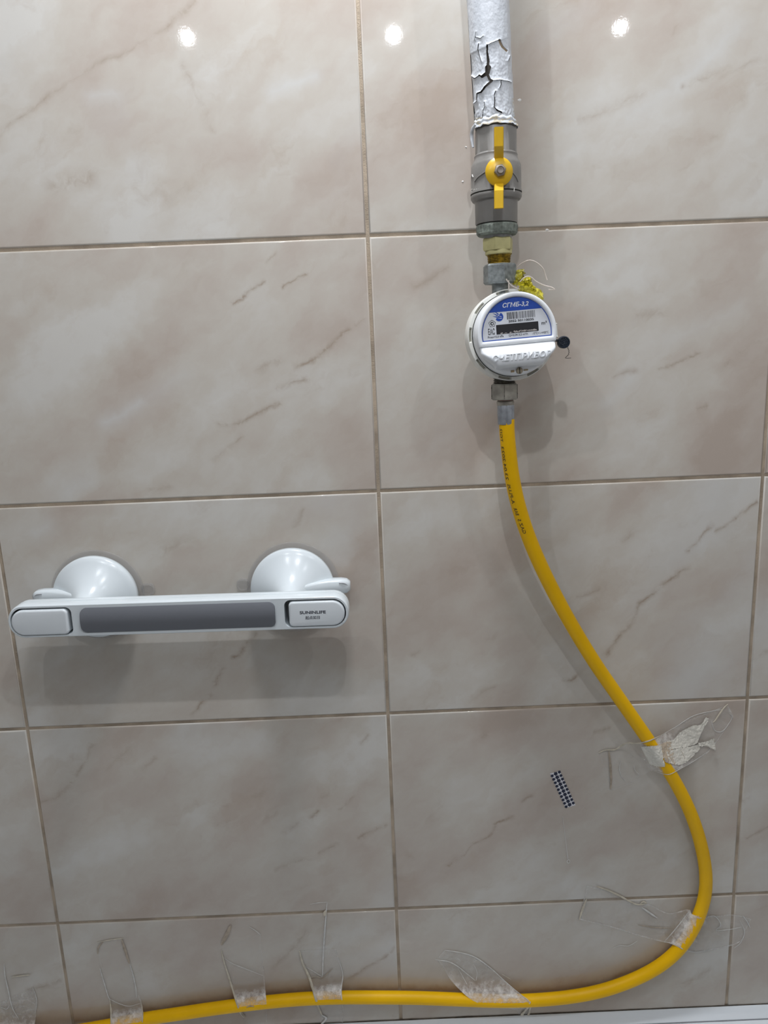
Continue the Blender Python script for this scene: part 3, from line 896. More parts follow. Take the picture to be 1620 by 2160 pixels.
b.tube([on_body(994, 375, rb_), on_body(996.5, 369, rb_), on_body(998, 374, rb_)], 0.0006, seg=6)
b.build('cast_arrow', M_CAST, valve)
b = MB()
b.tube([on_body(1084.5, 396, rb_), on_body(1084, 404, rb_)], 0.0006, seg=6)
b.build('paint_chip', M_CAST, valve)
# stem, handle
HD = AX + rad(52, 360) + 0.006                              # disc of the handle
hc = at(1053, 362, HD)
b = MB(); b.lathe([(0.0085, -AX - 0.012), (0.0085, -HD + 0.001)], 24, (hc.x, 0, hc.z), axis='y')
b.build('stem', M_VALVE, valve)
ss = mpp(1053, 362, HD)
handle = MB()
prof = [(0.0, .0045), (0.016, .0045), (.0283 * 1.0, .0035), (.0293, .0022), (.0290, .0010), (.025, -.0004), (.018, -.0016), (.010, -.0024), (0.0, -.0026)]
handle.lathe([(r * 1000 * ss if r else 1e-5, -HD + y - .001) for r, y in prof], 48, (hc.x, 0, hc.z), axis='y', cap=(False, False))
def wing(sgn, y_in, y_out, x_c):
    # Z-bent strap: (pixel y, depth) centre line of the strap
    z_in = at(1053, y_in, HD).z; z_out = at(1053, y_out, HD + .012).z
    dz = z_out - z_in
    prof = [(0.0, HD - .001), (0.12, HD + .0010), (0.34, HD + .0075), (0.42, HD + .0095), (1.0, HD + .0105)]
    hw = 9.5 * ss
    rows = []
    th = 0.0042
    for t, d in prof:
        z = z_in + dz * t
        xo = at(x_c(t), y_in + (y_out - y_in) * t, d).x
        bv = 0.0007
        sec = [(-hw, d - th + bv), (-hw, d - bv), (-hw + bv, d), (hw - bv, d), (hw, d - bv), (hw, d - th + bv), (hw - bv, d - th), (-hw + bv, d - th)]
        rows.append([(xo + x, -dd, z) for x, dd in sec])
    o = len(handle.v)
    handle.grid(rows, True)
    n = 8
    handle.f.append(tuple(o + k for k in range(n))); handle.m.append(0)
    handle.f.append(tuple(o + (len(rows) - 1) * n + k for k in range(n))); handle.m.append(0)
wing(1, 343, 266, lambda t: 1053)
wing(-1, 379, 438, lambda t: 1053)
hd = handle.build('handle', M_YHANDLE, valve, smooth=28)
b = MB()
b.prism([(hc.x + x, hc.z + z) for x, z in ngon(6, 12.6 * ss, .2)], -HD - .001, -HD - .0062, bev=.0008, seg=2)
b.lathe([(12.8 * ss, -HD - .0014), (12.8 * ss, -HD - .0026), (11.5 * ss, -HD - .0030)], 32, (hc.x, 0, hc.z), axis='y')
b.build('nut', M_STEEL, hd)
b = MB()
b.lathe([(7.6 * ss, -HD - .005), (7.6 * ss, -HD - .0072), (6.6 * ss, -HD - .0078), (6.2 * ss, -HD - .0072), (1e-5, -HD - .0070)], 28, (hc.x, 0, hc.z), axis='y', cap=(False, False))
b.build('stem_end', M_STEEL, hd)

# ------------------------------------------------------------------ insulating coupling between valve and meter
def rx(px, y, d=AX): return px * mpp(1053, y, d)
XC2 = at(1050, 500, AX).x
coup = thing('insulating_coupling', 'cream plastic insulating coupling with an ochre sealed thread below the valve', 'pipe fitting', (XC2, -AX, zp(556, AX, 1050)))
def zq(y): return zp(y, AX, 1050)
b = MB()
def knurl(a, h):
    return 1 + 0.012 * (1 if math.sin(a * 34) > 0 else -1) * (1 if h < zq(480) else 0) + 0.012 * mnoise.noise(Vector((math.cos(a) * 3, math.sin(a) * 3, h * 200)))
b.lathe([(rx(38, 474), zq(473.5)), (rx(42.5, 476), zq(475)), (rx(43.5, 479), zq(478.5)), (rx(43, 482), zq(481)), (rx(42, 490), zq(493)), (rx(39, 496), zq(497)), (rx(29, 498), zq(498))], 128, (PXC + .0005, -AX, 0), rfun=knurl)
b.build('lock_ring', M_GREEN, coup, smooth=25)
b = MB()
b.lathe([(rx(29, 496), zq(496)), (rx(28.5, 500), zq(503)), (rx(27, 503), zq(505))], 40, (XC2, -AX, 0))
b.build('collar', M_PTFE, coup)
b = MB()
hx = [(XC2 + x, -AX + y) for x, y in ngon(6, rx(33, 515), math.radians(12))]
ztop, zbot = zq(503), zq(529)
for z0, z1, sc in ((ztop, zbot, 1.0),):
    rows = []
    for z, s in ((z0, .95), (z0 - .001, 1.0), (z1 + .0012, 1.0), (z1, .96)):
        rows.append([(XC2 + (x - XC2) * s, -AX + (y + AX) * s, z) for x, y in hx])
    b.grid(rows, True)
    b.f.append(tuple(range(6))); b.m.append(0); b.f.append(tuple(18 + k for k in range(6))); b.m.append(0)
b.lathe([(rx(27.5, 530), zq(528)), (rx(28, 535), zq(533)), (rx(28, 538), zq(536)), (rx(27, 538), zq(538))], 40, (XC2 + .0006, -AX, 0))
b.build('hexagon', M_CREAM, coup, smooth=25)
b = MB()
prof = []
ys = [537, 538.5, 540, 541.5, 543, 545, 546.5, 548, 550, 551.5, 553, 555, 557, 559]
for k, y in enumerate(ys):
    prof.append((rx((27.5 if k < 2 else 25.5) - (2.4 if k % 2 else 0) - .12 * k, y), zq(y)))
b.lathe(prof, 40, (XC2 + .0010, -AX, 0), rfun=lambda a, h: 1 + .02 * mnoise.noise(Vector((math.cos(a) * 4, math.sin(a) * 4, h * 300))))
b.build('thread', M_OCHRE, coup, smooth=20)

# ------------------------------------------------------------------ gas meter
MC = at(1079.5, 707, AX + 0.009)                             # centre of the slotted ring face
RS = 94.5 * mpp(1079, 707, AX + .009)                      # ring radius
meter = thing('gas_meter', 'round white gas meter with a blue and white label and dark display', 'gas meter', MC,
              (math.radians(-3.0), math.radians(-3.0), math.radians(5.0)))
def mbuild(b, name, mat, parent=None, smooth=35):
    return b.build(name, mat, parent or meter, local=True, smooth=smooth)
KS = RS / 0.0435                                          # model units below are for a 43.5 mm ring
def S(prof): return [(r * KS, y * KS) for r, y in prof]
b = MB()
seg = 216
notch_deg = [20, 60, 99, 137, 175, 217, 256, 296, 336]
def in_notch(k):
    a = math.degrees(2 * math.pi * k / seg)
    return any(abs((a - c + 180) % 360 - 180) < 8.6 for c in notch_deg)
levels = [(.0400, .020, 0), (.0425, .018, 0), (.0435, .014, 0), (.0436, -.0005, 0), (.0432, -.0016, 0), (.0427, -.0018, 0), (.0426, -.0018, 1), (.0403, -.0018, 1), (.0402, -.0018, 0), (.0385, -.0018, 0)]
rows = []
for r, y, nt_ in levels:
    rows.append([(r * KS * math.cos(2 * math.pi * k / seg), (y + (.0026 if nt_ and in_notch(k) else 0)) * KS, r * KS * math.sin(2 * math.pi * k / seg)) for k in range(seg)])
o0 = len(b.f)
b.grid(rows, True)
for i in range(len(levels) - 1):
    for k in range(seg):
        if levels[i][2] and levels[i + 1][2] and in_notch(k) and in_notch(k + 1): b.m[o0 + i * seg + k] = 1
b.f.append(tuple(range(seg))); b.m.append(0)
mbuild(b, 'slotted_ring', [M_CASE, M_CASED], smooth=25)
b = MB()
b.lathe(S([(.030, .028), (.036, .026), (.0385, .018)]), 64, axis='y'); mbuild(b, 'rear_case', M_CASE)
# upper and lower threaded stubs of the case
b = MB(); zt1 = .0435 * KS
CV = MB()
CV.lathe(S([(.0390, -.0004), (.0391, -.010), (.0388, -.0135), (.0380, -.0162), (.0366, -.0178), (.0355, -.0182), (0.00001, -.0182)]), 128, axis='y', cap=(False, False))
cover = mbuild(CV, 'front_cover', M_COVER)
YF = -.0182 * KS
b = MB(); b.lathe(S([(.0390, -.0014), (.0397, -.0021), (.0390, -.0026)]), 128, axis='y', cap=(False, False)); mbuild(b, 'cover_gap', M_DARK, cover)
# D-shaped frame round the label
def dshape(r, zc, n=60, x=0.0):
    h = math.asin(zc / r)
    return [(r * math.cos(a), r * math.sin(a)) for a in (h + (math.pi - 2 * h) * k / n for k in range(n + 1))]
def scl(o): return [(x * KS, z * KS) for x, z in o]
def inset_ring(b, outer, inner, y0, y1, bev):
    """ring between two outlines with equal point count"""
    n = len(outer)
    mid = lambda t: [((1 - t) * ox + t * ix, (1 - t) * oz + t * iz) for (ox, oz), (ix, iz) in zip(outer, inner)]
    L = [(outer, y0), (outer, y1 + bev), (mid(.12), y1 + bev * .3), (mid(.3), y1), (mid(.7), y1), (mid(.88), y1 + bev * .3), (inner, y1 + bev), (inner, y0)]
    b.grid([[(x, y, z) for x, z in pts] for pts, y in L], True)
def dloop(r, zc, corner=.0035, n=96):
    pts = dshape(r, zc, 70)
    # close with a straight chord, resampled so that both rings share the count
    x0 = pts[-1][0]; x1 = pts[0][0]
    chord = [(x0 + (x1 - x0) * (k + 1) / 26, zc) for k in range(25)]
    return pts + chord
b = MB()
inset_ring(b, scl(dloop(.0384, -.0098)), scl(dloop(.0342, -.0052)), YF + .001 * KS, YF - .0028 * KS, .0012 * KS)
mbuild(b, 'label_frame', M_COVER, cover, smooth=50)
b = MB(); b.prism(scl(dloop(.0345, -.0055)), YF + .0005 * KS, YF - .0004 * KS)
label = mbuild(b, 'label_plate', M_LABEL)
YL = YF - .0004 * KS
def flat(b, outline, lift):
    o = len(b.v)
    b.v += [(x * KS, YL - lift, z * KS) for x, z in outline]
    b.f.append(tuple(range(o, o + len(outline)))); b.m.append(0)
# blue border and blue cap
b = MB()
o_, i_ = scl(dloop(.0337, -.0047)), scl(dloop(.0329, -.0039))
b.grid([[(x, YL - .00006, z) for x, z in o_], [(x, YL - .00006, z) for x, z in i_]], True)
hcap = .0213
h0 = math.asin(hcap / .0337)
flat(b, [(.0337 * math.cos(a), .0337 * math.sin(a)) for a in (h0 + (math.pi - 2 * h0) * k / 40 for k in range(41))], .00010)
mbuild(b, 'blue_border', M_BLUE, label, smooth=0)
def put_text(b, s, x, z, w, h, bold=0.0, shear=0.0, lift=.00016):
    vs, fs = text_geo(s, width=w * KS, height=h * KS, bold=bold, shear=shear)
    b.add([(x * KS + vx, YL - lift, z * KS + vz) for vx, vz in vs], fs)
b = MB(); put_text(b, 'СГМБ-3,2', .0005, .0266, .0250, .0050, bold=.02, shear=.22); mbuild(b, 'model_lettering', M_WPRINT, label, smooth=0)
b = MB()
rb2 = random.Random(11)
xk, xe = -.0085, .0185
while xk < xe:
    w = rb2.choice([.0003, .0004, .0006, .0009])
    flat(b, [(xk, .0138), (min(xe, xk + w), .0138), (min(xe, xk + w), .0202), (xk, .0202)], .00008)
    xk += w + rb2.choice([.0003, .0004, .0006])
put_text(b, '2022 50110035', .0048, .0120, .0245, .0021, bold=.03)
put_text(b, 'ЕАС', -.0243, .0040, .0064, .0058, bold=.015)
put_text(b, 'm³', .0268, .0077, .0052, .0034, bold=.012)
put_text(b, 'Pmax=5,0 kPa', -.0206, -.0012, .0152, .0022, bold=.012)
put_text(b, 'Q=0,04-3,2 m³/h', .0012, -.0012, .0185, .0022, bold=.012)
put_text(b, '-10°C< t <=50°C', .0226, -.0012, .0160, .0022, bold=.012)
pen_o, pen_i = ngon(5, .0036, math.pi / 2, -.0232, .0112), ngon(5, .0031, math.pi / 2, -.0232, .0112)
b.grid([[(x * KS, YL - .00008, z * KS) for x, z in pen_o], [(x * KS, YL - .00008, z * KS) for x, z in pen_i]], True)
ca_, cb_ = ngon(20, .0017, 0, -.0232, .0112), ngon(20, .0009, 0, -.0230, .0112)
b.grid([[(x * KS, YL - .00008, z * KS) for x, z in ca_], [(x * KS, YL - .00008, z * KS) for x, z in cb_]], True)
mbuild(b, 'black_print', M_BLACK, label, smooth=0)
# flame emblem in a broken disc
b = MB()
fx, fz = -.0160, .0168
flat(b, [(fx + .0040 * math.cos(a), fz + .0040 * math.sin(a)) for a in (math.radians(-150 + 215 * k / 24) for k in range(25))], .00007)
for dx, dz, l, w, an in ((-.0012, .0012, .0058, .0014, 150), (-.0004, .0022, .0056, .0012, 138), (-.0018, 0, .0046, .0013, 166)):
    a = math.radians(an); ux, uz = math.cos(a), math.sin(a)
    flat(b, [(fx + dx - uz * w / 2, fz + dz + ux * w / 2), (fx + dx + uz * w / 2, fz + dz - ux * w / 2), (fx + dx + ux * l, fz + dz + uz * l)], .00009)
mbuild(b, 'flame_emblem', M_BLUE, label, smooth=0)
b = MB()
for dz, an in ((-.0002, 155), (-.0016, 170)):
    a = math.radians(an); ux, uz = math.cos(a), math.sin(a)
    cxx, czz = fx + .0024, fz + dz
    flat(b, [(cxx, czz + .0003), (cxx, czz - .0003), (cxx + ux * .0055, czz + uz * .0055)], .00014)
mbuild(b, 'emblem_cut', M_LABEL, label, smooth=0)
# display
b = MB(); b.prism(scl(rrect(.0408, .0088, .0004, 2, .0008, .0052)), YL + .0001, YL - .00012); 
scr = mbuild(b, 'display', M_SCREEN)
b = MB()
rd = random.Random(4)
for k in range(90):
    x = -.0070 + .0260 * rd.random() ** .8 if k < 74 else rd.uniform(-.019, .019)
    z = .0012 + abs(rd.gauss(0, .0004)) + (.0005 if x > -.004 else 0)
    r = rd.uniform(.0003, .0008)
    flat(b, [(x + r * math.cos(a) * 1.3, z + r * math.sin(a) * rd.uniform(.6, 1)) for a in (2 * math.pi * q / 6 for q in range(6))], .00020 + k * 1e-6)
mbuild(b, 'debris', M_CRUMB, scr, smooth=0)
# bulging lower door with raised lettering
ZB0, ZB1 = -.0100, -.0312
def bh(x, z):
    t = (z - ZB0) / (ZB1 - ZB0)
    t = max(0, min(1, t))
    h = .0016 + .0080 * (1 - ((.55 - t) / .55) ** 2) if t < .55 else .0096 * math.sqrt(max(0, 1 - ((t - .55) / .45) ** 2.6))
    w = bw(z)
    s = max(0.0, 1 - (abs(x) / w) ** 22) ** .55
    return h * s
def bw(z):
    t = (z - ZB0) / (ZB1 - ZB0)
    return .0364 - .0130 * sstep(.25, 1.0, t)
b = MB(); rows = []
for i in range(41):
    z = ZB0 + (ZB1 - ZB0) * i / 40
    w = bw(z)
    rows.append([(x * KS, YF - bh(x, z) * KS + .0002, z * KS) for x in (w * math.sin(math.pi / 2 * (-1 + 2 * j / 60)) for j in range(61))])
b.grid(rows)
door = mbuild(b, 'battery_door', M_COVER, smooth=60)
b = MB()
vs, fs = text_geo('СЧЕТПРИБОР', width=.0570 * KS, height=.0064 * KS, bold=.015, shear=.25)
nvt = len(vs)
zc_ = -.0212
surf = lambda x, z: YF - bh(x / KS, z / KS) * KS
b.add([(x + .0008 * KS, surf(x + .0008 * KS, z + zc_ * KS) - .0007, z + zc_ * KS) for x, z in vs], fs)
b.add([(x + .0008 * KS, surf(x + .0008 * KS, z + zc_ * KS) + .0003, z + zc_ * KS) for x, z in vs], [tuple(reversed(f)) for f in fs])
# side walls of the letters
edge = {}
for f in fs:
    for a_, c_ in zip(f, f[1:] + f[:1]):
        edge[(a_, c_)] = edge.get((a_, c_), 0) + 1
for (a_, c_), _ in list(edge.items()):
    if (c_, a_) not in edge:
        b.f.append((a_, c_, c_ + nvt, a_ + nvt)); b.m.append(0)
mbuild(b, 'raised_lettering', M_COVER, door, smooth=0)
b = MB(); b.lathe(S([(.0032, -.0178), (.0032, -.0192), (.0027, -.0197), (.00001, -.0197)]), 28, (0, 0, -.0346 * KS), axis='y', cap=(False, False))
screw = mbuild(b, 'screw', M_BRASS)
b = MB(); b.box(-.0004 * KS, .0004 * KS, -.0196 * KS, -.0199 * KS, -.0374 * KS, -.0318 * KS); mbuild(b, 'screw_slot', M_DARK, screw)
b = MB(); b.box(-.0082 * KS, -.0048 * KS, YF + .0002, YF - .0003, -.0356 * KS, -.0336 * KS); b.box(.0042 * KS, .0085 * KS, YF + .0002, YF - .0003, -.0352 * KS, -.0338 * KS)
mbuild(b, 'side_slot', M_BROWN)
# little lug at the right for the seal
b = MB(); b.box(.0375 * KS, .0412 * KS, -.004 * KS, -.012 * KS, -.006 * KS, .006 * KS, bev=.0008); mbuild(b, 'seal_lug', M_CASE)

# unions of the meter (world coordinates -> meter space)
def world_to_meter(b):
    bpy.context.view_layer.update()
    inv = Matrix.LocRotScale(MC, meter.rotation_euler, None).inverted()
    b.v = [tuple(inv @ Vector(p)) for p in b.v]
def hexnut(b, xc, y_top, y_bot, wpx, turn, d=AX, cham=.0012):
    zt_, zb_ = zp(y_top, d, 1060), zp(y_bot, d, 1060)
    R = wpx * mpp(1060, (y_top + y_bot) / 2, d)
    rows = []
    for z, s in ((zt_, .90), (zt_ - cham, 1.0), (zb_ + cham, 1.0), (zb_, .90)):
        rows.append([(xc + R * s * math.cos(turn + k * math.pi / 3), -d + R * s * math.sin(turn + k * math.pi / 3), z) for k in range(6)])
    b.grid(rows, True)
    b.f.append(tuple(range(6))); b.m.append(0); b.f.append(tuple(18 + k for k in range(6))); b.m.append(0)
b = MB(); XN = at(1054, 577, AX).x
hexnut(b, XN, 557, 599, 35, math.radians(38), cham=.0016)
b.build('probe', M_GALV) if False else None
world_to_meter(b); mbuild(b, 'union_nut', M_GALV, smooth=20)
b = MB(); b.lathe([(rx(17.5, 605), zp(596)), (rx(17.5, 605), zp(640))], 32, (XN + .0005, -AX, 0)); world_to_meter(b); mbuild(b, 'inlet_stub', M_GALV)
b = MB(); XB = at(1064, 810, AX).x
pr = [(rx((23.5 if k % 2 else 20.5), 800), zp(792 + 2.2 * k)) for k in range(9)]
b.lathe(pr, 36, (XB, -AX, 0)); world_to_meter(b); mbuild(b, 'outlet_thread', simple('dirty_thread', (0.16, 0.15, 0.125), .6, var=.5, scale=400), smooth=20)

# ------------------------------------------------------------------ hose with its own swivel nut and sleeve
HP = [at(x, y, d) for x, y, d in HOSE_PX]
hose = thing('gas_hose', 'yellow gas hose hanging in a long curve from the meter', 'hose', HP[0])
path = catmull(HP, 420)
RH = 16.0 * mpp(1072, 930, .057)
b = MB(); b.tube(path, RH, seg=28)
b.build('tube', M_HOSE, hose, smooth=60)
b = MB(); hexnut(b, XB, 809, 843, 30.5, math.radians(20)); swn = b.build('swivel_nut', M_NICKEL, hose, smooth=20)
R_ = 30.7 * mpp(1060, 826, AX)
for k_ in (3, 4, 5):
    a_ = math.radians(20 + 60 * k_)
    b = MB(); b.tube([(XB + R_ * math.cos(a_), -AX + R_ * math.sin(a_), zp(811 + 30 * q / 14)) for q in range(15)], lambda t: .00018 + .00035 * max(0, mnoise.noise(Vector((t * 7, k_, 3)))), seg=6)
    b.build('edge_grime', M_DARK, swn)
b = MB()
XF = at(1067, 870, AX).x
b.lathe([(rx(16.5, 843), zp(842)), (rx(16, 846), zp(846)), (rx(17.8, 848), zp(847)), (rx(18.6, 851), zp(850)), (rx(17, 855), zp(855)), (rx(16.8, 857), zp(856))], 40, (XF - .0004, -AX, 0))
b.build('sleeve_neck', M_NICKEL, hose)
b = MB()
def flute(a, h):
    return 1 - .085 * max(0, math.cos(a * 8 + .6)) ** 4
b.lathe([(rx(17.5, 856), zp(855)), (rx(18, 858), zp(857)), (rx(17.6, 880), zp(880)), (rx(17.2, 890), zp(893)), (rx(16.6, 895), zp(895.5))], 128, (XF, -AX, 0), rfun=flute)
b.build('crimp_sleeve', M_FERRULE, hose, smooth=25)
b = MB(); b.lathe([(rx(16.4, 844), zp(842.5)), (rx(16.4, 844), zp(845.5))], 32, (XF - .0004, -AX, 0)); b.build('rubber_washer', simple('red_washer', (.16, .03, .015), .6), hose)
# ink line along the left of the tube
LL = [0.0]
for p, q in zip(path, path[1:]): LL.append(LL[-1] + (q - p).length)
def on_hose(s, off, lift=.00015):
    """s metres along the tube, off metres round it (0 = facing the room)"""
    j = 0
    while j < len(LL) - 2 and LL[j + 1] < s: j += 1
    f = (s - LL[j]) / (LL[j + 1] - LL[j])
    p = path[j].lerp(path[j + 1], f)
    t = (path[j + 1] - path[j]).normalized()
    side = t.cross(Vector((0, -1, 0))).normalized()          # to the left when running down
    outw = side.cross(t).normalized()
    if outw.y > 0: outw = -outw
    a = off / RH
    return p + (outw * math.cos(a) + side * math.sin(a)) * (RH + lift)
def s_of_px(y):
    best = min(range(len(path)), key=lambda k: abs(proj(path[k])[1] - y) + (1e3 if k > 200 else 0))
    return LL[best]
side_test = on_hose(s_of_px(1000), RH)
SG = 1 if proj(side_test)[0] < proj(on_hose(s_of_px(1000), 0))[0] else -1
b = MB()
def hose_text(s, y0, y1, angdeg0, angdeg1, h):
    vs, fs = text_geo(s, width=1.0, height=1.0, bold=.012)
    sA, sB = s_of_px(y0), s_of_px(y1)                          # reads from the lower end (y1) upwards
    def place(x, y):
        t = x + .5
        return on_hose(sB + (sA - sB) * t, SG * RH * math.radians(angdeg1 + (angdeg0 - angdeg1) * t) - SG * (-y) * h * -1)
    b.add([place(x, y) for x, y in vs], fs)
hose_text('TGI2', 898, 925, 60, 58, .0032)
hose_text('23.04.2023', 938, 1006, 58, 50, .0034)
hose_text('A-PLUS', 1018, 1058, 48, 40, .0034)
hose_text('BAR', 1062, 1082, 39, 34, .0034)
hose_text('GAZ 5', 1086, 1116, 33, 24, .0034)
b.build('printed_text', M_INK, hose, smooth=0)

# ------------------------------------------------------------------ seals
seal = thing('meter_seal', 'small dark navy round seal at the right edge of the gas meter', 'seal', at(1189, 722, .070))
sc_ = mpp(1189, 722, .070); sp = at(1189, 722, .070)
b = MB(); b.lathe([(11 * sc_, -.066), (12.8 * sc_, -.067), (13 * sc_, -.071), (12 * sc_, -.0725), (10.2 * sc_, -.0726), (9.6 * sc_, -.0718), (1e-5, -.0718)], 36, (sp.x, 0, sp.z), axis='y', cap=(True, False))
b.build('disc', M_SEAL, seal)
b = MB()
for k in range(14):
    a = k * 2.4; r = 2.3 * math.sqrt(k) * sc_
    b.lathe([(1.5 * sc_, -.0716), (1.3 * sc_, -.0722), (1e-5, -.0723)], 8, (sp.x + r * math.cos(a), 0, sp.z + r * math.sin(a)), axis='y', cap=(False, False))
b.build('stamped_dots', M_SEAL, seal)
b = MB(); b.tube([at(1166, 716, .066), at(1178, 719, .069), at(1189, 722, .070)], .0012, seg=8); b.build('seal_stem', M_SEAL, seal)
b = MB(); wp = []
pts_ = catmull([at(1197, 732, .068), at(1200, 740, .067), at(1199, 748, .066), at(1193, 755, .066), at(1205, 755, .067)], 40)
for k, p in enumerate(pts_): wp.append(p + Vector((.0005 * math.sin(k * 1.6), .0003 * math.cos(k * 1.6), 0)))
b.tube(wp, .00022, seg=6); b.build('seal_wire', M_BWIRE, seal)

film = thing('union_seal', 'crumpled yellow film seal with pale wires behind the top of the meter', 'seal', at(1105, 605, .062))
def crumple(pts, width, seed, ripple=.0022, depth=.0):
    b = MB(); r = random.Random(seed)
    P = catmull([at(*p) for p in pts], 16)
    rows = []
    for i, p in enumerate(P):
        t = (P[min(i + 1, 15)] - P[max(i - 1, 0)]).normalized()
        n = t.cross(Vector((0, -1, 0))).normalized()
        w = width * (0.65 + .35 * math.sin(i / 15 * math.pi)) * r.uniform(.85, 1.15)
        rows.append([p + n * w * (j / 7 - .5) + Vector((0, ripple * r.uniform(-1, 1) - depth * math.cos((j / 7 - .5) * math.pi), 0)) + t * r.uniform(-1, 1) * .0008 for j in range(8)])
    b.grid(rows)
    return b
crumple([(1083, 602, .060), (1090, 590, .062), (1097, 577, .063), (1104, 572, .062)], .0085, 1, depth=.004).build('film_fold', M_YFILM, film, smooth=15)
crumple([(1096, 606, .064), (1106, 596, .066), (1113, 592, .066), (1118, 588, .066)], .0085, 2, depth=.004).build('film_fold', M_YFILM, film, smooth=15)
crumple([(1092, 604, .066), (1108, 606, .067), (1122, 614, .066), (1137, 626, .064), (1141, 634, .062)], .0105, 3, depth=.005).build('film_fold', M_YFILM, film, smooth=15)
crumple([(1106, 590, .069), (1114, 598, .070), (1120, 606, .070), (1127, 612, .069)], .006, 5, ripple=.0015, depth=.002).build('film_fold', M_YFILM, film, smooth=15)
for pts in ([(1085, 576, .058), (1094, 561, .060), (1105, 553, .062), (1118, 549, .063), (1132, 554, .063), (1145, 566, .062), (1150, 579, .061), (1154, 591, .061)],
            [(1068, 588, .078), (1070, 592, .078), (1078, 601, .077), (1086, 606, .074), (1096, 610, .070)],
            [(1097, 594, .072), (1105, 586, .074), (1114, 583, .074), (1122, 586, .073), (1131, 594, .072), (1148, 602, .070), (1163, 606, .069), (1170, 611, .069), (1157, 611, .068)],
            [(1073, 591, .070), (1073, 602, .070), (1073, 613, .069)]):
    b = MB(); b.tube(catmull([at(*p) for p in pts], 48), .00050, seg=6); b.build('wire', M_WIRE, film)

# ------------------------------------------------------------------ suction grab bar
BD = 0.074                                               # front face of the bar off the wall
pl_, pr_ = at(26, 1306, BD - .01), at(737, 1283.5, BD - .01)
BC = (pl_ + pr_) / 2
BL = (pr_ - pl_).length
roll = math.atan2((pr_ - pl_).z, (pr_ - pl_).x)
BH = 0.0340
bar = thing('grab_bar', 'white suction grab bar with a dark grey grip on two round cups', 'grab bar', (BC.x, 0, BC.z), (0, -roll, 0))
def bb(b, name, mat, parent=None, smooth=35): return b.build(name, mat, parent or bar, local=True, smooth=smooth)
def stadium(w, h, r, n=10): return rrect(w, h, r, n)
YB0, YB1 = -(BD - .024), -BD                              # back and front of the body
WALL = .0030
def pocket_outline(side):
    """recess for the end lever, (x, z)"""
    xi = .1035; xo = BL / 2 - WALL
    h = BH - 2 * WALL
    pts = []
    r_o = h / 2 * .93; r_i = .006
    for sx, sz, a0, r, xx in ((1, 1, 0, r_o, xo), (-1, 1, 90, r_i, xi), (-1, -1, 180, r_i, xi), (1, -1, 270, r_o, xo)):
        for k in range(9):
            a = math.radians(a0 + 90 * k / 8)
            pts.append(((xx - sx * r) + r * math.cos(a), sz * (h / 2 - r) + r * math.sin(a)))
    return [(side * x, z) for x, z in pts]
body = MB()
# body: outer skin (stadium) with rounded front and back, plus front face with two pockets cut in it
out = stadium(BL, BH, BH / 2 * .95, 12)
def shrink(o, d):
    n = len(o); res = []
    for k in range(n):
        (xa_, za_), (xb_, zb_), (xc_, zc2) = o[k - 1], o[k], o[(k + 1) % n]
        tx, tz = xc_ - xa_, zc2 - za_
        l = math.hypot(tx, tz)
        res.append((xb_ - tz / l * d, zb_ + tx / l * d))
    return res
L = [(shrink(out, .006), YB0), (shrink(out, .002), YB0 - .0015), (shrink(out, .0004), YB0 - .004), (out, YB0 - .008), (out, YB0 - .0128), (shrink(out, .0007), YB0 - .0131), (shrink(out, .0007), YB0 - .0137), (out, YB0 - .014), (out, YB1 + .0040), (shrink(out, .0002), YB1 + .0022), (shrink(out, .0006), YB1 + .0008), (shrink(out, .0013), YB1)]
body.grid([[(x, y, z) for x, z in o] for o, y in L], True)
body.f.append(tuple(range(len(out)))); body.m.append(0)
# front face with holes via bmesh triangle fill
bm = bmesh.new()
def loop(pts, y):
    vs = [bm.verts.new((x, y, z)) for x, z in pts]
    es = [bm.edges.new((vs[k], vs[(k + 1) % len(vs)])) for k in range(len(vs))]
    return vs, es
E_ = []
for pts in (L[-1][0], pocket_outline(-1), pocket_outline(1)):
    v_, e_ = loop(pts, YB1); E_ += e_
bmesh.ops.triangle_fill(bm, use_beauty=True, use_dissolve=False, edges=E_)
bm.verts.index_update()
body.add([v.co[:] for v in bm.verts], [[v.index for v in f.verts] for f in bm.faces])
bm.free()
for s in (-1, 1):
    po = pocket_outline(s)
    body.grid([[(x, y, z) for x, z in po] for y in (YB1, YB0 - .003)], True)
    o = len(body.v); body.v += [(x, YB0 - .003, z) for x, z in po]; body.f.append(tuple(range(o, o + len(po)))); body.m.append(0)
bb(body, 'bar_body', M_ABS, smooth=38)
# grip inlay, gently convex
b = MB(); gw, gh, gr = .0945, .0128, .0060
rows = []
for i in range(25):
    z = gh * math.sin(math.pi / 2 * (-1 + 2 * i / 24))
    dz = max(0, abs(z) - (gh - gr))
    wx = gw - gr + math.sqrt(max(0, gr * gr - dz * dz))
    yy = YB1 - .0004 - .0034 * (1 - (z / gh) ** 2)
    rows.append([(wx * (-1 + 2 * j / 40), yy, z) for j in range(41)])
b.grid(rows)
rim = [rows[0][j] for j in range(41)] + [rows[i][40] for i in range(1, 25)] + [rows[24][j] for j in range(39, -1, -1)] + [rows[i][0] for i in range(23, 0, -1)]
b.grid([rim, [(x, YB1 + .0015, z) for x, y, z in rim]], True)
bb(b, 'grip', M_GRIP, smooth=60)
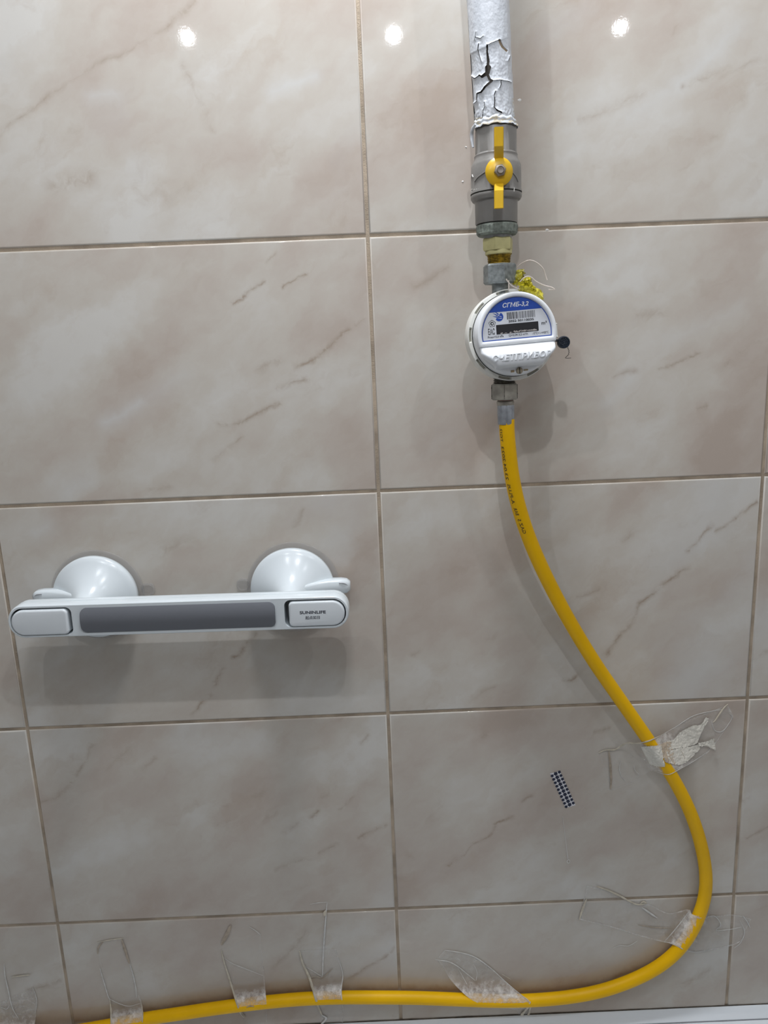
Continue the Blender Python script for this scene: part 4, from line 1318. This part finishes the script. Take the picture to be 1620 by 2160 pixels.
# end levers
for s in (-1, 1):
    xi, xo, h = .1072, BL / 2 - WALL - .0012, BH - 2 * WALL - .0022
    if s > 0: xi += .0005
    pts = []
    r_o, r_i = h / 2 * .95, .0045
    for sx, sz, a0, r, xx in ((1, 1, 0, r_o, xo), (-1, 1, 90, r_i, xi), (-1, -1, 180, r_i, xi), (1, -1, 270, r_o, xo)):
        for k in range(11):
            a = math.radians(a0 + 90 * k / 10)
            pts.append(((xx - sx * r) + r * math.cos(a), sz * (h / 2 - r) + r * math.sin(a) - .0006))
    pts = [(s * x, z) for x, z in pts]
    if s < 0: pts.reverse()
    b = MB(); b.prism(pts, YB1 + .012, YB1 - .0012 - (.0008 if s < 0 else 0), bev=.0022, seg=4)
    lev = bb(b, 'lever', M_ABSM, smooth=40)
    if s > 0:
        yl = YB1 - .00130
        xm = at(660, 1292, BD).x - BC.x
        b = MB()
        vs, fs = text_geo('SUNINLIFE', width=.0255, height=.0032, bold=.035)
        b.add([(xm + x, yl, .0012 + z) for x, z in vs], fs)
        vs, fs = text_geo('起点如日', width=.0142, height=.0036, bold=.018)
        b.add([(xm - .0004 + x, yl, -.0042 + z) for x, z in vs], fs)
        bb(b, 'printed_mark', simple('dark_grey_mark', (.06, .065, .085), .5), lev, smooth=0)
# two suction cups: clear pad, white cone, hinge arm
for s, (cpx, cpy) in ((-1, (198.5, 1262)), (1, (616.5, 1245.5))):
    cw = at(cpx, cpy, .014) - Vector((BC.x, 0, BC.z))
    cl = Matrix.Rotation(roll, 3, 'Y') @ cw
    x_, z_ = cl.x, cl.z
    b = MB()
    b.lathe([(.0105, YB0 - .001), (.0112, -.044), (.0145, -.0365), (.0215, -.0280), (.0315, -.0200), (.0395, -.0148), (.0434, -.0128), (.0444, -.0112), (.0444, -.0060), (.0430, -.0046), (.0300, -.0046)], 96, (x_, 0, z_), axis='y')
    cup = bb(b, 'cup', M_ABS, smooth=50)
    # hinge arm on the outer side
    b = MB()
    secs = [(.014, .0064, -.010, -.034), (.026, .0072, -.010, -.0275), (.040, .0078, -.009, -.0235), (.052, .0078, -.009, -.0225), (.058, .0070, -.0098, -.0217), (.0615, .0045, -.0115, -.020)]
    rows = []
    for xx, hz, y0, y1 in secs:
        bv = .0022
        rows.append([(x_ + s * xx, y, z_ + .0042 + z) for y, z in ((y0, -hz + bv), (y0, hz - bv), (y0 - bv, hz), (y1 + bv, hz), (y1, hz - bv), (y1, -hz + bv), (y1 + bv, -hz), (y0 - bv, -hz))])
    b.grid(rows, True)
    for r0 in (0, len(rows) - 1):
        b.f.append(tuple(r0 * 8 + k for k in range(8))); b.m.append(0)
    arm = bb(b, 'hinge_arm', M_ABS, smooth=50)
    b = MB(); b.tube(catmull([(x_ + s * .050, -.0226, z_ + .0094), (x_ + s * .056, -.0222, z_ + .0086), (x_ + s * .0605, -.0196, z_ + .004)], 10), .0006, seg=6); bb(b, 'arm_groove', simple('pale_groove', (.55, .57, .6), .5), arm)
    # pad
    b = MB()
    b.lathe([(.0490, -.0004), (.0496, -.0012), (.0496, -.0026), (.0488, -.0032), (.0470, -.0030), (.0440, -.0038), (.030, -.0042)], 96, (x_, 0, z_), axis='y')
    pad = bb(b, 'suction_pad', M_PAD, smooth=50)
    b = MB()
    tabx = -s * .0535
    b.prism([(x_ + tabx + px, z_ + .0042 + pz) for px, pz in rrect(.0145, .0135, .005, 6)], -.0005, -.0028, bev=.0006)
    b.tube([(x_ + tabx + px, -.0028, z_ + .0042 + pz) for px, pz in rrect(.0115, .0105, .0042, 6)], .0005, seg=6)
    bb(b, 'pull_tab', M_PAD, pad)

# ------------------------------------------------------------------ tapes
HSEG = [((p.x, p.z), (q.x, q.z), -p.y, -q.y) for p, q in zip(path, path[1:])]
CAND = HSEG
def near_segments(x, z, r):
    return [g for g in HSEG if abs(g[0][0] - x) < r and abs(g[0][1] - z) < r]
def hose_near(x, z):
    best, h = 9, .0095
    for A_, B_, ha, hb in CAND:
        d, t = seg_dist((x, z), A_, B_)
        if d < best: best, h = d, ha + (hb - ha) * t
    return best, h
def drape(x, z, reach, n, amp):
    s, h = hose_near(x, z)
    d = .0007
    if s < RH * .8:
        d = h + math.sqrt(RH * RH - s * s) + .0007
    else:
        top = h + RH * .6 + .0007
        t = (s - RH * .8) / reach
        if t < 1: d = max(d, .0007 + (top - .0007) * (1 - t) ** 1.25)
    return d + amp * max(0, n)
def sheet_point(px, py, reach, seed, amp=.0008):
    d = .001
    for _ in range(5):
        p = at(px, py, d)
        nn = mnoise.noise(Vector((p.x * 90, seed, p.z * 90))) + .5 * mnoise.noise(Vector((p.x * 260, seed, p.z * 260)))
        d = .5 * d + .5 * drape(p.x, p.z, reach, nn, amp)
    return at(px, py, d)
def tape(label, eA, eB, reach=.016, seed=1, base=.10, edge=.34, lift=.42, amp=.0008, nu=44, nv=18, fade=None):
    global CAND
    m_ = at(sum(p[0] for p in eA + eB) / len(eA + eB), sum(p[1] for p in eA + eB) / len(eA + eB))
    CAND = near_segments(m_.x, m_.z, .13)
    A = catmull([(x, y, 0) for x, y in eA], nu); B = catmull([(x, y, 0) for x, y in eB], nu)
    rows, hz = [], []
    for i in range(nu):
        row = []
        for j in range(nv):
            t = j / (nv - 1)
            q = A[i].lerp(B[i], t)
            p = sheet_point(q.x, q.y, reach, seed, amp)
            row.append(p)
            off = -p.y
            s, h = hose_near(p.x, p.z)
            v = 1.0 * base + 1.3 * lift * sstep(.0025, .010, off) * (0.55 if s < RH else 1.0)
            if j in (0, nv - 1): v = max(v, edge)
            if i in (0, nu - 1): v = max(v, edge * .8)
            if fade: v *= fade(i / (nu - 1), t)
            hz.append(v)
        rows.append(row)
    cx_ = sum((p for r in rows for p in r), Vector()) / (nu * nv)
    root = thing('clear_tape', label, 'tape', (cx_.x, -.0005, cx_.z), group='clear tapes holding the hose')
    b = MB(); b.grid(rows)
    o = b.build('film', M_TAPE, root, smooth=50)
    at_ = o.data.attributes.new('haze', 'FLOAT', 'POINT')
    at_.data.foreach_set('value', hz)
    return root
def fold(root, pts, w, reach=.016, seed=1, mat=None, name='fold', flat=.5):
    P = catmull([(x, y, 0) for x, y in pts], max(12, len(pts) * 6))
    if mat is M_CLEARX: w *= .72
    Q = [sheet_point(p.x, p.y, reach, seed) + Vector((0, -.0004, 0)) for p in P]
    b = MB()
    b.tube(Q, lambda t: w * (.35 + .65 * math.sin(min(1, max(0, t)) * math.pi) ** .5) * (1 + .35 * mnoise.noise(Vector((t * 9, seed, 1)))), seg=7, flat=flat)
    b.build(name, mat or M_CREASE, root, smooth=60)
def patch(root, eA, eB, seed, reach, name='backing_paper', mat=None, lift=.0006, n=40, m=22, rag=3.2):
    A = catmull([(x, y, 0) for x, y in eA], n); B = catmull([(x, y, 0) for x, y in eB], n)
    rows = []
    for i in range(n):
        row = []
        for j in range(m):
            t = j / (m - 1)
            q = A[i].lerp(B[i], t)
            if j in (0, m - 1) or i in (0, n - 1):
                q = q + Vector((rag * mnoise.noise(Vector((i * .7, j, seed))), rag * mnoise.noise(Vector((i * .7, j, seed + 5))), 0))
            p = sheet_point(q.x, q.y, reach, 1)
            p = p + Vector((0, -lift - .0007 * abs(mnoise.noise(Vector((q.x * .16, q.y * .16, seed)))) - .0004 * abs(mnoise.noise(Vector((q.x * .5, q.y * .5, seed)))), 0))
            row.append(p)
        rows.append(row)
    b = MB(); b.grid(rows); b.build(name, mat or M_PAPER, root, smooth=25)

# 1: on the descending hose, with torn white backing paper
t1 = tape('clear tape with torn white backing paper across the slanting hose on the right',
          [(1262, 1588), (1298, 1581), (1325, 1568), (1362, 1568), (1395, 1550), (1450, 1520), (1500, 1501), (1535, 1486)],
          [(1290, 1668), (1325, 1655), (1350, 1640), (1378, 1625), (1412, 1632), (1450, 1612), (1495, 1586), (1548, 1512)],
          reach=.030, seed=1, base=.17, edge=.5, lift=.30, fade=lambda u, v: .25 + .75 * sstep(.22, .42, u))
patch(t1, [(1350, 1574), (1372, 1573), (1394, 1571)], [(1370, 1611), (1385, 1616), (1402, 1617)], 3, .030)
patch(t1, [(1392, 1571), (1402, 1565), (1416, 1564)], [(1402, 1606), (1412, 1610), (1424, 1612)], 4, .030, mat=simple('thin_paper_over_hose', (.70, .58, .44), .45, var=.3, scale=200, bump=.9, bscale=420))
patch(t1, [(1406, 1562), (1420, 1559), (1433, 1545), (1446, 1537), (1462, 1530), (1478, 1527), (1488, 1513), (1494, 1515)], [(1408, 1580), (1420, 1579), (1433, 1577), (1446, 1575), (1458, 1572), (1470, 1566), (1479, 1545), (1493, 1520)], 5, .030, rag=1.6)
patch(t1, [(1404, 1583), (1420, 1580), (1436, 1577), (1455, 1574), (1475, 1568)], [(1412, 1608), (1424, 1612), (1436, 1612), (1453, 1602), (1476, 1579)], 6, .030, rag=1.8)
patch(t1, [(1471, 1565), (1488, 1562), (1504, 1555)], [(1474, 1572), (1490, 1572), (1509, 1582)], 8, .030, lift=.002)
fold(t1, [(1262, 1588), (1278, 1582), (1298, 1581), (1312, 1572), (1325, 1567), (1345, 1568), (1370, 1562), (1392, 1552)], .0011, .030)
fold(t1, [(1395, 1550), (1425, 1533), (1462, 1510), (1500, 1500), (1524, 1496)], .0006, .030, mat=M_CLEARX)
fold(t1, [(1535, 1485), (1526, 1494), (1516, 1508), (1508, 1520), (1503, 1524)], .0010, .030)
fold(t1, [(1500, 1520), (1507, 1540), (1522, 1543), (1536, 1528), (1544, 1512), (1538, 1504)], .0006, .030, mat=M_CLEARX)
fold(t1, [(1378, 1625), (1395, 1631), (1412, 1633), (1434, 1622), (1462, 1606), (1492, 1586)], .0006, .030, mat=M_CLEARX)
fold(t1, [(1310, 1604), (1306, 1620), (1310, 1636), (1320, 1648)], .0005, .030, mat=M_CLEARX)
fold(t1, [(1337, 1612), (1339, 1624), (1347, 1633), (1342, 1639)], .0005, .030, mat=M_CLEARX)
fold(t1, [(1412, 1590), (1428, 1594), (1440, 1590)], .0005, .030, mat=M_RESID)
fold(t1, [(1434, 1580), (1440, 1592), (1445, 1603)], .0008, .030, mat=M_RESID)
fold(t1, [(1388, 1594), (1396, 1602), (1403, 1614)], .0007, .030, mat=M_RESID)
fold(t1, [(1284, 1584), (1287, 1610), (1289, 1640), (1288, 1665)], .0014, .03, mat=M_RESID, name='residue', flat=.2)
# 2: on the lower right bend
t2 = tape('clear tape over the lower right bend of the hose with a yellowed fold',
          [(1238, 1868), (1290, 1880), (1340, 1905), (1372, 1908), (1410, 1926), (1452, 1918), (1462, 1930), (1500, 1933), (1545, 1929), (1585, 1938)],
          [(1222, 1940), (1290, 1956), (1340, 1972), (1385, 1984), (1418, 1992), (1448, 2006), (1482, 2007), (1530, 1998), (1562, 1986), (1575, 1958)], reach=.014, seed=2, base=.13, edge=.5, lift=.40)
fold(t2, [(1258, 1869), (1285, 1879), (1310, 1891), (1330, 1902), (1346, 1908), (1364, 1905)], .0012, .014)
fold(t2, [(1364, 1904), (1356, 1902), (1350, 1907)], .0011, .014)
fold(t2, [(1237, 1896), (1231, 1912), (1226, 1926), (1222, 1940)], .0013, .014)
fold(t2, [(1354, 1914), (1370, 1925), (1386, 1936)], .0018, .014, mat=M_CLEARX)
fold(t2, [(1345, 1950), (1370, 1955), (1395, 1957), (1420, 1957)], .0007, .014, mat=M_RESID)
fold(t2, [(1453, 1922), (1440, 1940), (1420, 1965), (1402, 1985)], .0009, .014, mat=M_CLEARX)
fold(t2, [(1400, 1986), (1425, 1992), (1445, 2004), (1470, 2008), (1500, 2004)], .0008, .014, mat=M_CLEARX)
fold(t2, [(1462, 1935), (1485, 1936), (1507, 1932), (1520, 1950), (1510, 1962), (1540, 1960), (1564, 1955)], .0007, .014, mat=M_CLEARX)
fold(t2, [(1566, 1930), (1576, 1944), (1582, 1957)], .0008, .014, mat=M_CLEARX)
fold(t2, [(1548, 2000), (1562, 1988), (1570, 1965), (1560, 1940)], .0006, .014, mat=M_CLEARX)
fold(t2, [(1293, 2000), (1308, 1994), (1326, 1995), (1345, 1984)], .0006, .014, mat=M_CLEARX)
# 3: twisted one at the bottom right of centre
t3 = tape('twisted cloudy tape fanning up and left from the lying hose',
          [(938, 2004), (965, 2008), (1000, 2018), (1035, 2042), (1070, 2074), (1098, 2097), (1117, 2112), (1119, 2136)],
          [(920, 2024), (935, 2040), (950, 2066), (972, 2090), (1000, 2112), (1040, 2124), (1085, 2130), (1097, 2146)], reach=.020, seed=3, base=.22, lift=.34)
fold(t3, [(938, 2004), (965, 2008), (1000, 2018), (1035, 2042), (1070, 2074), (1098, 2097), (1117, 2112)], .0009, .020, mat=M_CLEARX)
fold(t3, [(918, 2024), (945, 2028), (965, 2038), (985, 2054), (1002, 2068)], .0009, .020, mat=M_CLEARX)
fold(t3, [(965, 2040), (975, 2058), (985, 2076)], .0006, .020, mat=M_CLEARX)
fold(t3, [(1004, 2068), (1006, 2050), (998, 2032)], .0005, .020, mat=M_CLEARX)
fold(t3, [(1119, 2112), (1112, 2126), (1100, 2142), (1108, 2150), (1116, 2136), (1120, 2118)], .0016, .020, name='twisted_tail', mat=M_CREASE)
fold(t3, [(1096, 2146), (1104, 2158), (1114, 2150), (1108, 2162)], .0018, .020, name='twisted_tail', mat=M_CLEARX)
fold(t3, [(1058, 2054), (1068, 2060), (1078, 2066)], .0004, .020, mat=M_CREASE)
# 4: narrow one left of centre with a long upright strand
t4 = tape('narrow tape over the hose with a long upright white strand above it',
          [(632, 2006), (638, 2030), (652, 2060), (662, 2092), (674, 2128), (678, 2160)],
          [(708, 2002), (716, 2026), (723, 2056), (720, 2090), (722, 2130), (724, 2160)], reach=.014, seed=4, base=.14, lift=.42)
fold(t4, [(632, 2006), (638, 2030), (652, 2060), (662, 2092), (672, 2125), (680, 2142)], .0017, .014, mat=M_CREASE)
fold(t4, [(690, 1902), (688, 1925), (685, 1965), (682, 2010), (680, 2060)], .0014, .014, mat=M_CLEARX, name='strand')
fold(t4, [(654, 1907), (672, 1904), (690, 1903)], .0005, .014, mat=M_CLEARX)
fold(t4, [(687, 1920), (684, 1932)], .0020, .014, mat=M_CREASE)
fold(t4, [(716, 2026), (723, 2056), (720, 2090), (724, 2132)], .0008, .014, mat=M_CLEARX)
fold(t4, [(652, 2062), (668, 2060), (680, 2062), (702, 2042)], .0006, .014, mat=M_RESID)
fold(t4, [(640, 2036), (660, 2048), (680, 2060)], .0005, .014, mat=M_CLEARX)
fold(t4, [(678, 2140), (688, 2148), (676, 2162)], .0018, .014, mat=M_CLEARX)
# 5
t5 = tape('wide frosted tape over the hose with a tan slanted residue strip above',
          [(467, 2004), (472, 2026), (484, 2064), (496, 2104), (506, 2134), (520, 2164)],
          [(550, 1968), (553, 2010), (557, 2050), (560, 2090), (563, 2130), (563, 2158)], reach=.016, seed=5, base=.10, lift=.44, fade=lambda u, v: .35 + .65 * sstep(.22, .42, u))
fold(t5, [(467, 2004), (472, 2026), (484, 2064), (496, 2104), (506, 2134), (514, 2146)], .0012, .016, mat=M_CREASE)
fold(t5, [(470, 2018), (490, 2032), (520, 2044), (556, 2058)], .0005, .016, mat=M_CLEARX)
fold(t5, [(487, 1952), (478, 1972), (467, 1993)], .0024, .016, mat=M_RESID, name='residue', flat=.2)
fold(t5, [(526, 1955), (538, 1962), (550, 1972)], .0006, .016, mat=M_CLEARX)
fold(t5, [(516, 2126), (530, 2122), (545, 2126)], .0006, .016, mat=M_RESID)
fold(t5, [(504, 2130), (512, 2138), (518, 2146)], .0011, .016, mat=M_RESID)
# 6
t6 = tape('long upright tape with bent top corners near the left end of the hose',
          [(206, 1986), (209, 2020), (216, 2050), (228, 2100), (233, 2128), (234, 2168)],
          [(261, 1979), (268, 2006), (277, 2040), (287, 2084), (299, 2118), (300, 2160)], reach=.014, seed=6, base=.08, lift=.42, fade=lambda u, v: .5 + .5 * sstep(.4, .6, u))
fold(t6, [(204, 1988), (214, 1986), (235, 1982), (261, 1979)], .0006, .014, mat=M_CREASE)
fold(t6, [(257, 1981), (264, 2004), (273, 2032)], .0016, .014, mat=M_RESID, flat=.2)
fold(t6, [(206, 2012), (208, 1998), (218, 1986)], .0009, .014, mat=M_RESID)
fold(t6, [(211, 2042), (219, 2070), (228, 2100), (232, 2108)], .0010, .014, mat=M_CLEARX)
fold(t6, [(274, 2034), (282, 2060), (287, 2086), (288, 2104)], .0010, .014, mat=M_CLEARX)
fold(t6, [(230, 2106), (250, 2116), (272, 2122), (296, 2116)], .0006, .014, mat=M_CLEARX)
fold(t6, [(232, 2108), (234, 2130), (234, 2160)], .0009, .014, mat=M_CREASE)
fold(t6, [(299, 2118), (301, 2140), (300, 2160)], .0009, .014, mat=M_CREASE)
# 7
t7 = tape('frosted tape scrap in the bottom left corner of the wall',
          [(-12, 2120), (-8, 2136), (0, 2160), (6, 2180)], [(70, 2084), (78, 2112), (76, 2140), (70, 2180)], reach=.012, seed=7, base=.30, lift=.30)
fold(t7, [(9, 2032), (11, 2058), (18, 2090), (26, 2124), (40, 2150)], .0010, .012, mat=M_CLEARX)
fold(t7, [(24, 2061), (45, 2058), (64, 2056)], .0008, .012, mat=M_CREASE)
fold(t7, [(69, 2082), (75, 2098), (78, 2114), (74, 2140)], .0007, .012, mat=M_CLEARX)
fold(t7, [(2, 2124), (14, 2128), (20, 2120)], .0007, .012, mat=M_CLEARX)

# ------------------------------------------------------------------ star-printed sticker strip, dried drip, specks
q = [at(1160, 1631), at(1181, 1626), at(1214, 1698), at(1193, 1704)]
cs = sum(q, Vector()) / 4
stk = thing('sticker_strip', 'small slanted pale strip printed with dark stars stuck on the tile', 'sticker', (cs.x, 0, cs.z))
b = MB(); rows = [[q[0].lerp(q[1], t) + Vector((0, -.0002, 0)) for t in (0, .5, 1)], [q[3].lerp(q[2], t) + Vector((0, -.0002, 0)) for t in (0, .5, 1)]]
b.grid(rows); b.grid([[p + Vector((0, -.0002, 0)) for p in r] for r in rows])
b.build('backing', M_FILM, stk)
b = MB()
ex = (q[1] - q[0]); ez = (q[3] - q[0])
for cI in range(3):
    for rI in range(10):
        u = (.10, .50, .90)[cI]; v = (rI + (.75, .42, .22)[cI]) / 10.1
        p = q[0] + ex * u + ez * v
        rr = .0024 if cI == 1 else .0019
        o = len(b.v); nn = 10
        for k in range(nn):
            a = 2 * math.pi * k / nn + .4
            r = rr * (1.08 if k % 2 else .78)
            b.v.append((p.x + r * math.cos(a), -.0006, p.z + r * math.sin(a) * 1.05))
        b.f.append(tuple(range(o, o + nn))); b.m.append(0)
b.build('star_print', M_NAVY, stk, smooth=0)
dr = thing('dried_drip', 'thin pale dried drip ending in a bead below the star sticker', 'drip', at(1200, 1816))
b = MB(); b.tube(catmull([at(1187, 1722, .0004), at(1191, 1756, .0004), at(1195, 1788, .0004), at(1198, 1812, .0004)], 24), lambda t: .00022 + .00015 * t, seg=6); b.build('trail', M_SPECK, dr)
b = MB(); p = at(1199, 1817, .0004)
b.tube([(p.x + .0016 * math.cos(a), -.0005, p.z + .0022 * math.sin(a)) for a in (2 * math.pi * k / 16 for k in range(17))], .0004, seg=6); b.build('bead', M_SPECK, dr)

def speck(px, py, r, label):
    p = at(px, py, 0.0)
    b = MB(); n = 9
    rr = [r * random.uniform(.7, 1.2) for _ in range(n)]
    b.v = [(p.x + rr[k] * 1.5 * math.cos(2 * math.pi * k / n), -.0001, p.z + rr[k] * math.sin(2 * math.pi * k / n)) for k in range(n)] + [(p.x, -.0006, p.z)]
    b.f = [(k, (k + 1) % n, n) for k in range(n)]; b.m = [0] * n
    return tag(b.build('paint_speck', M_SPECK, origin=p), label, 'paint speck', 'white paint specks on the tile')
speck(1096, 211, .0014, 'white paint speck right of the flaking pipe')
speck(983, 310, .0007, 'tiny white paint speck left of the valve, upper one')
speck(976, 383, .0008, 'tiny white paint speck left of the valve, lower one')
speck(1154, 485, .0012, 'pale crumb on the horizontal joint right of the valve')
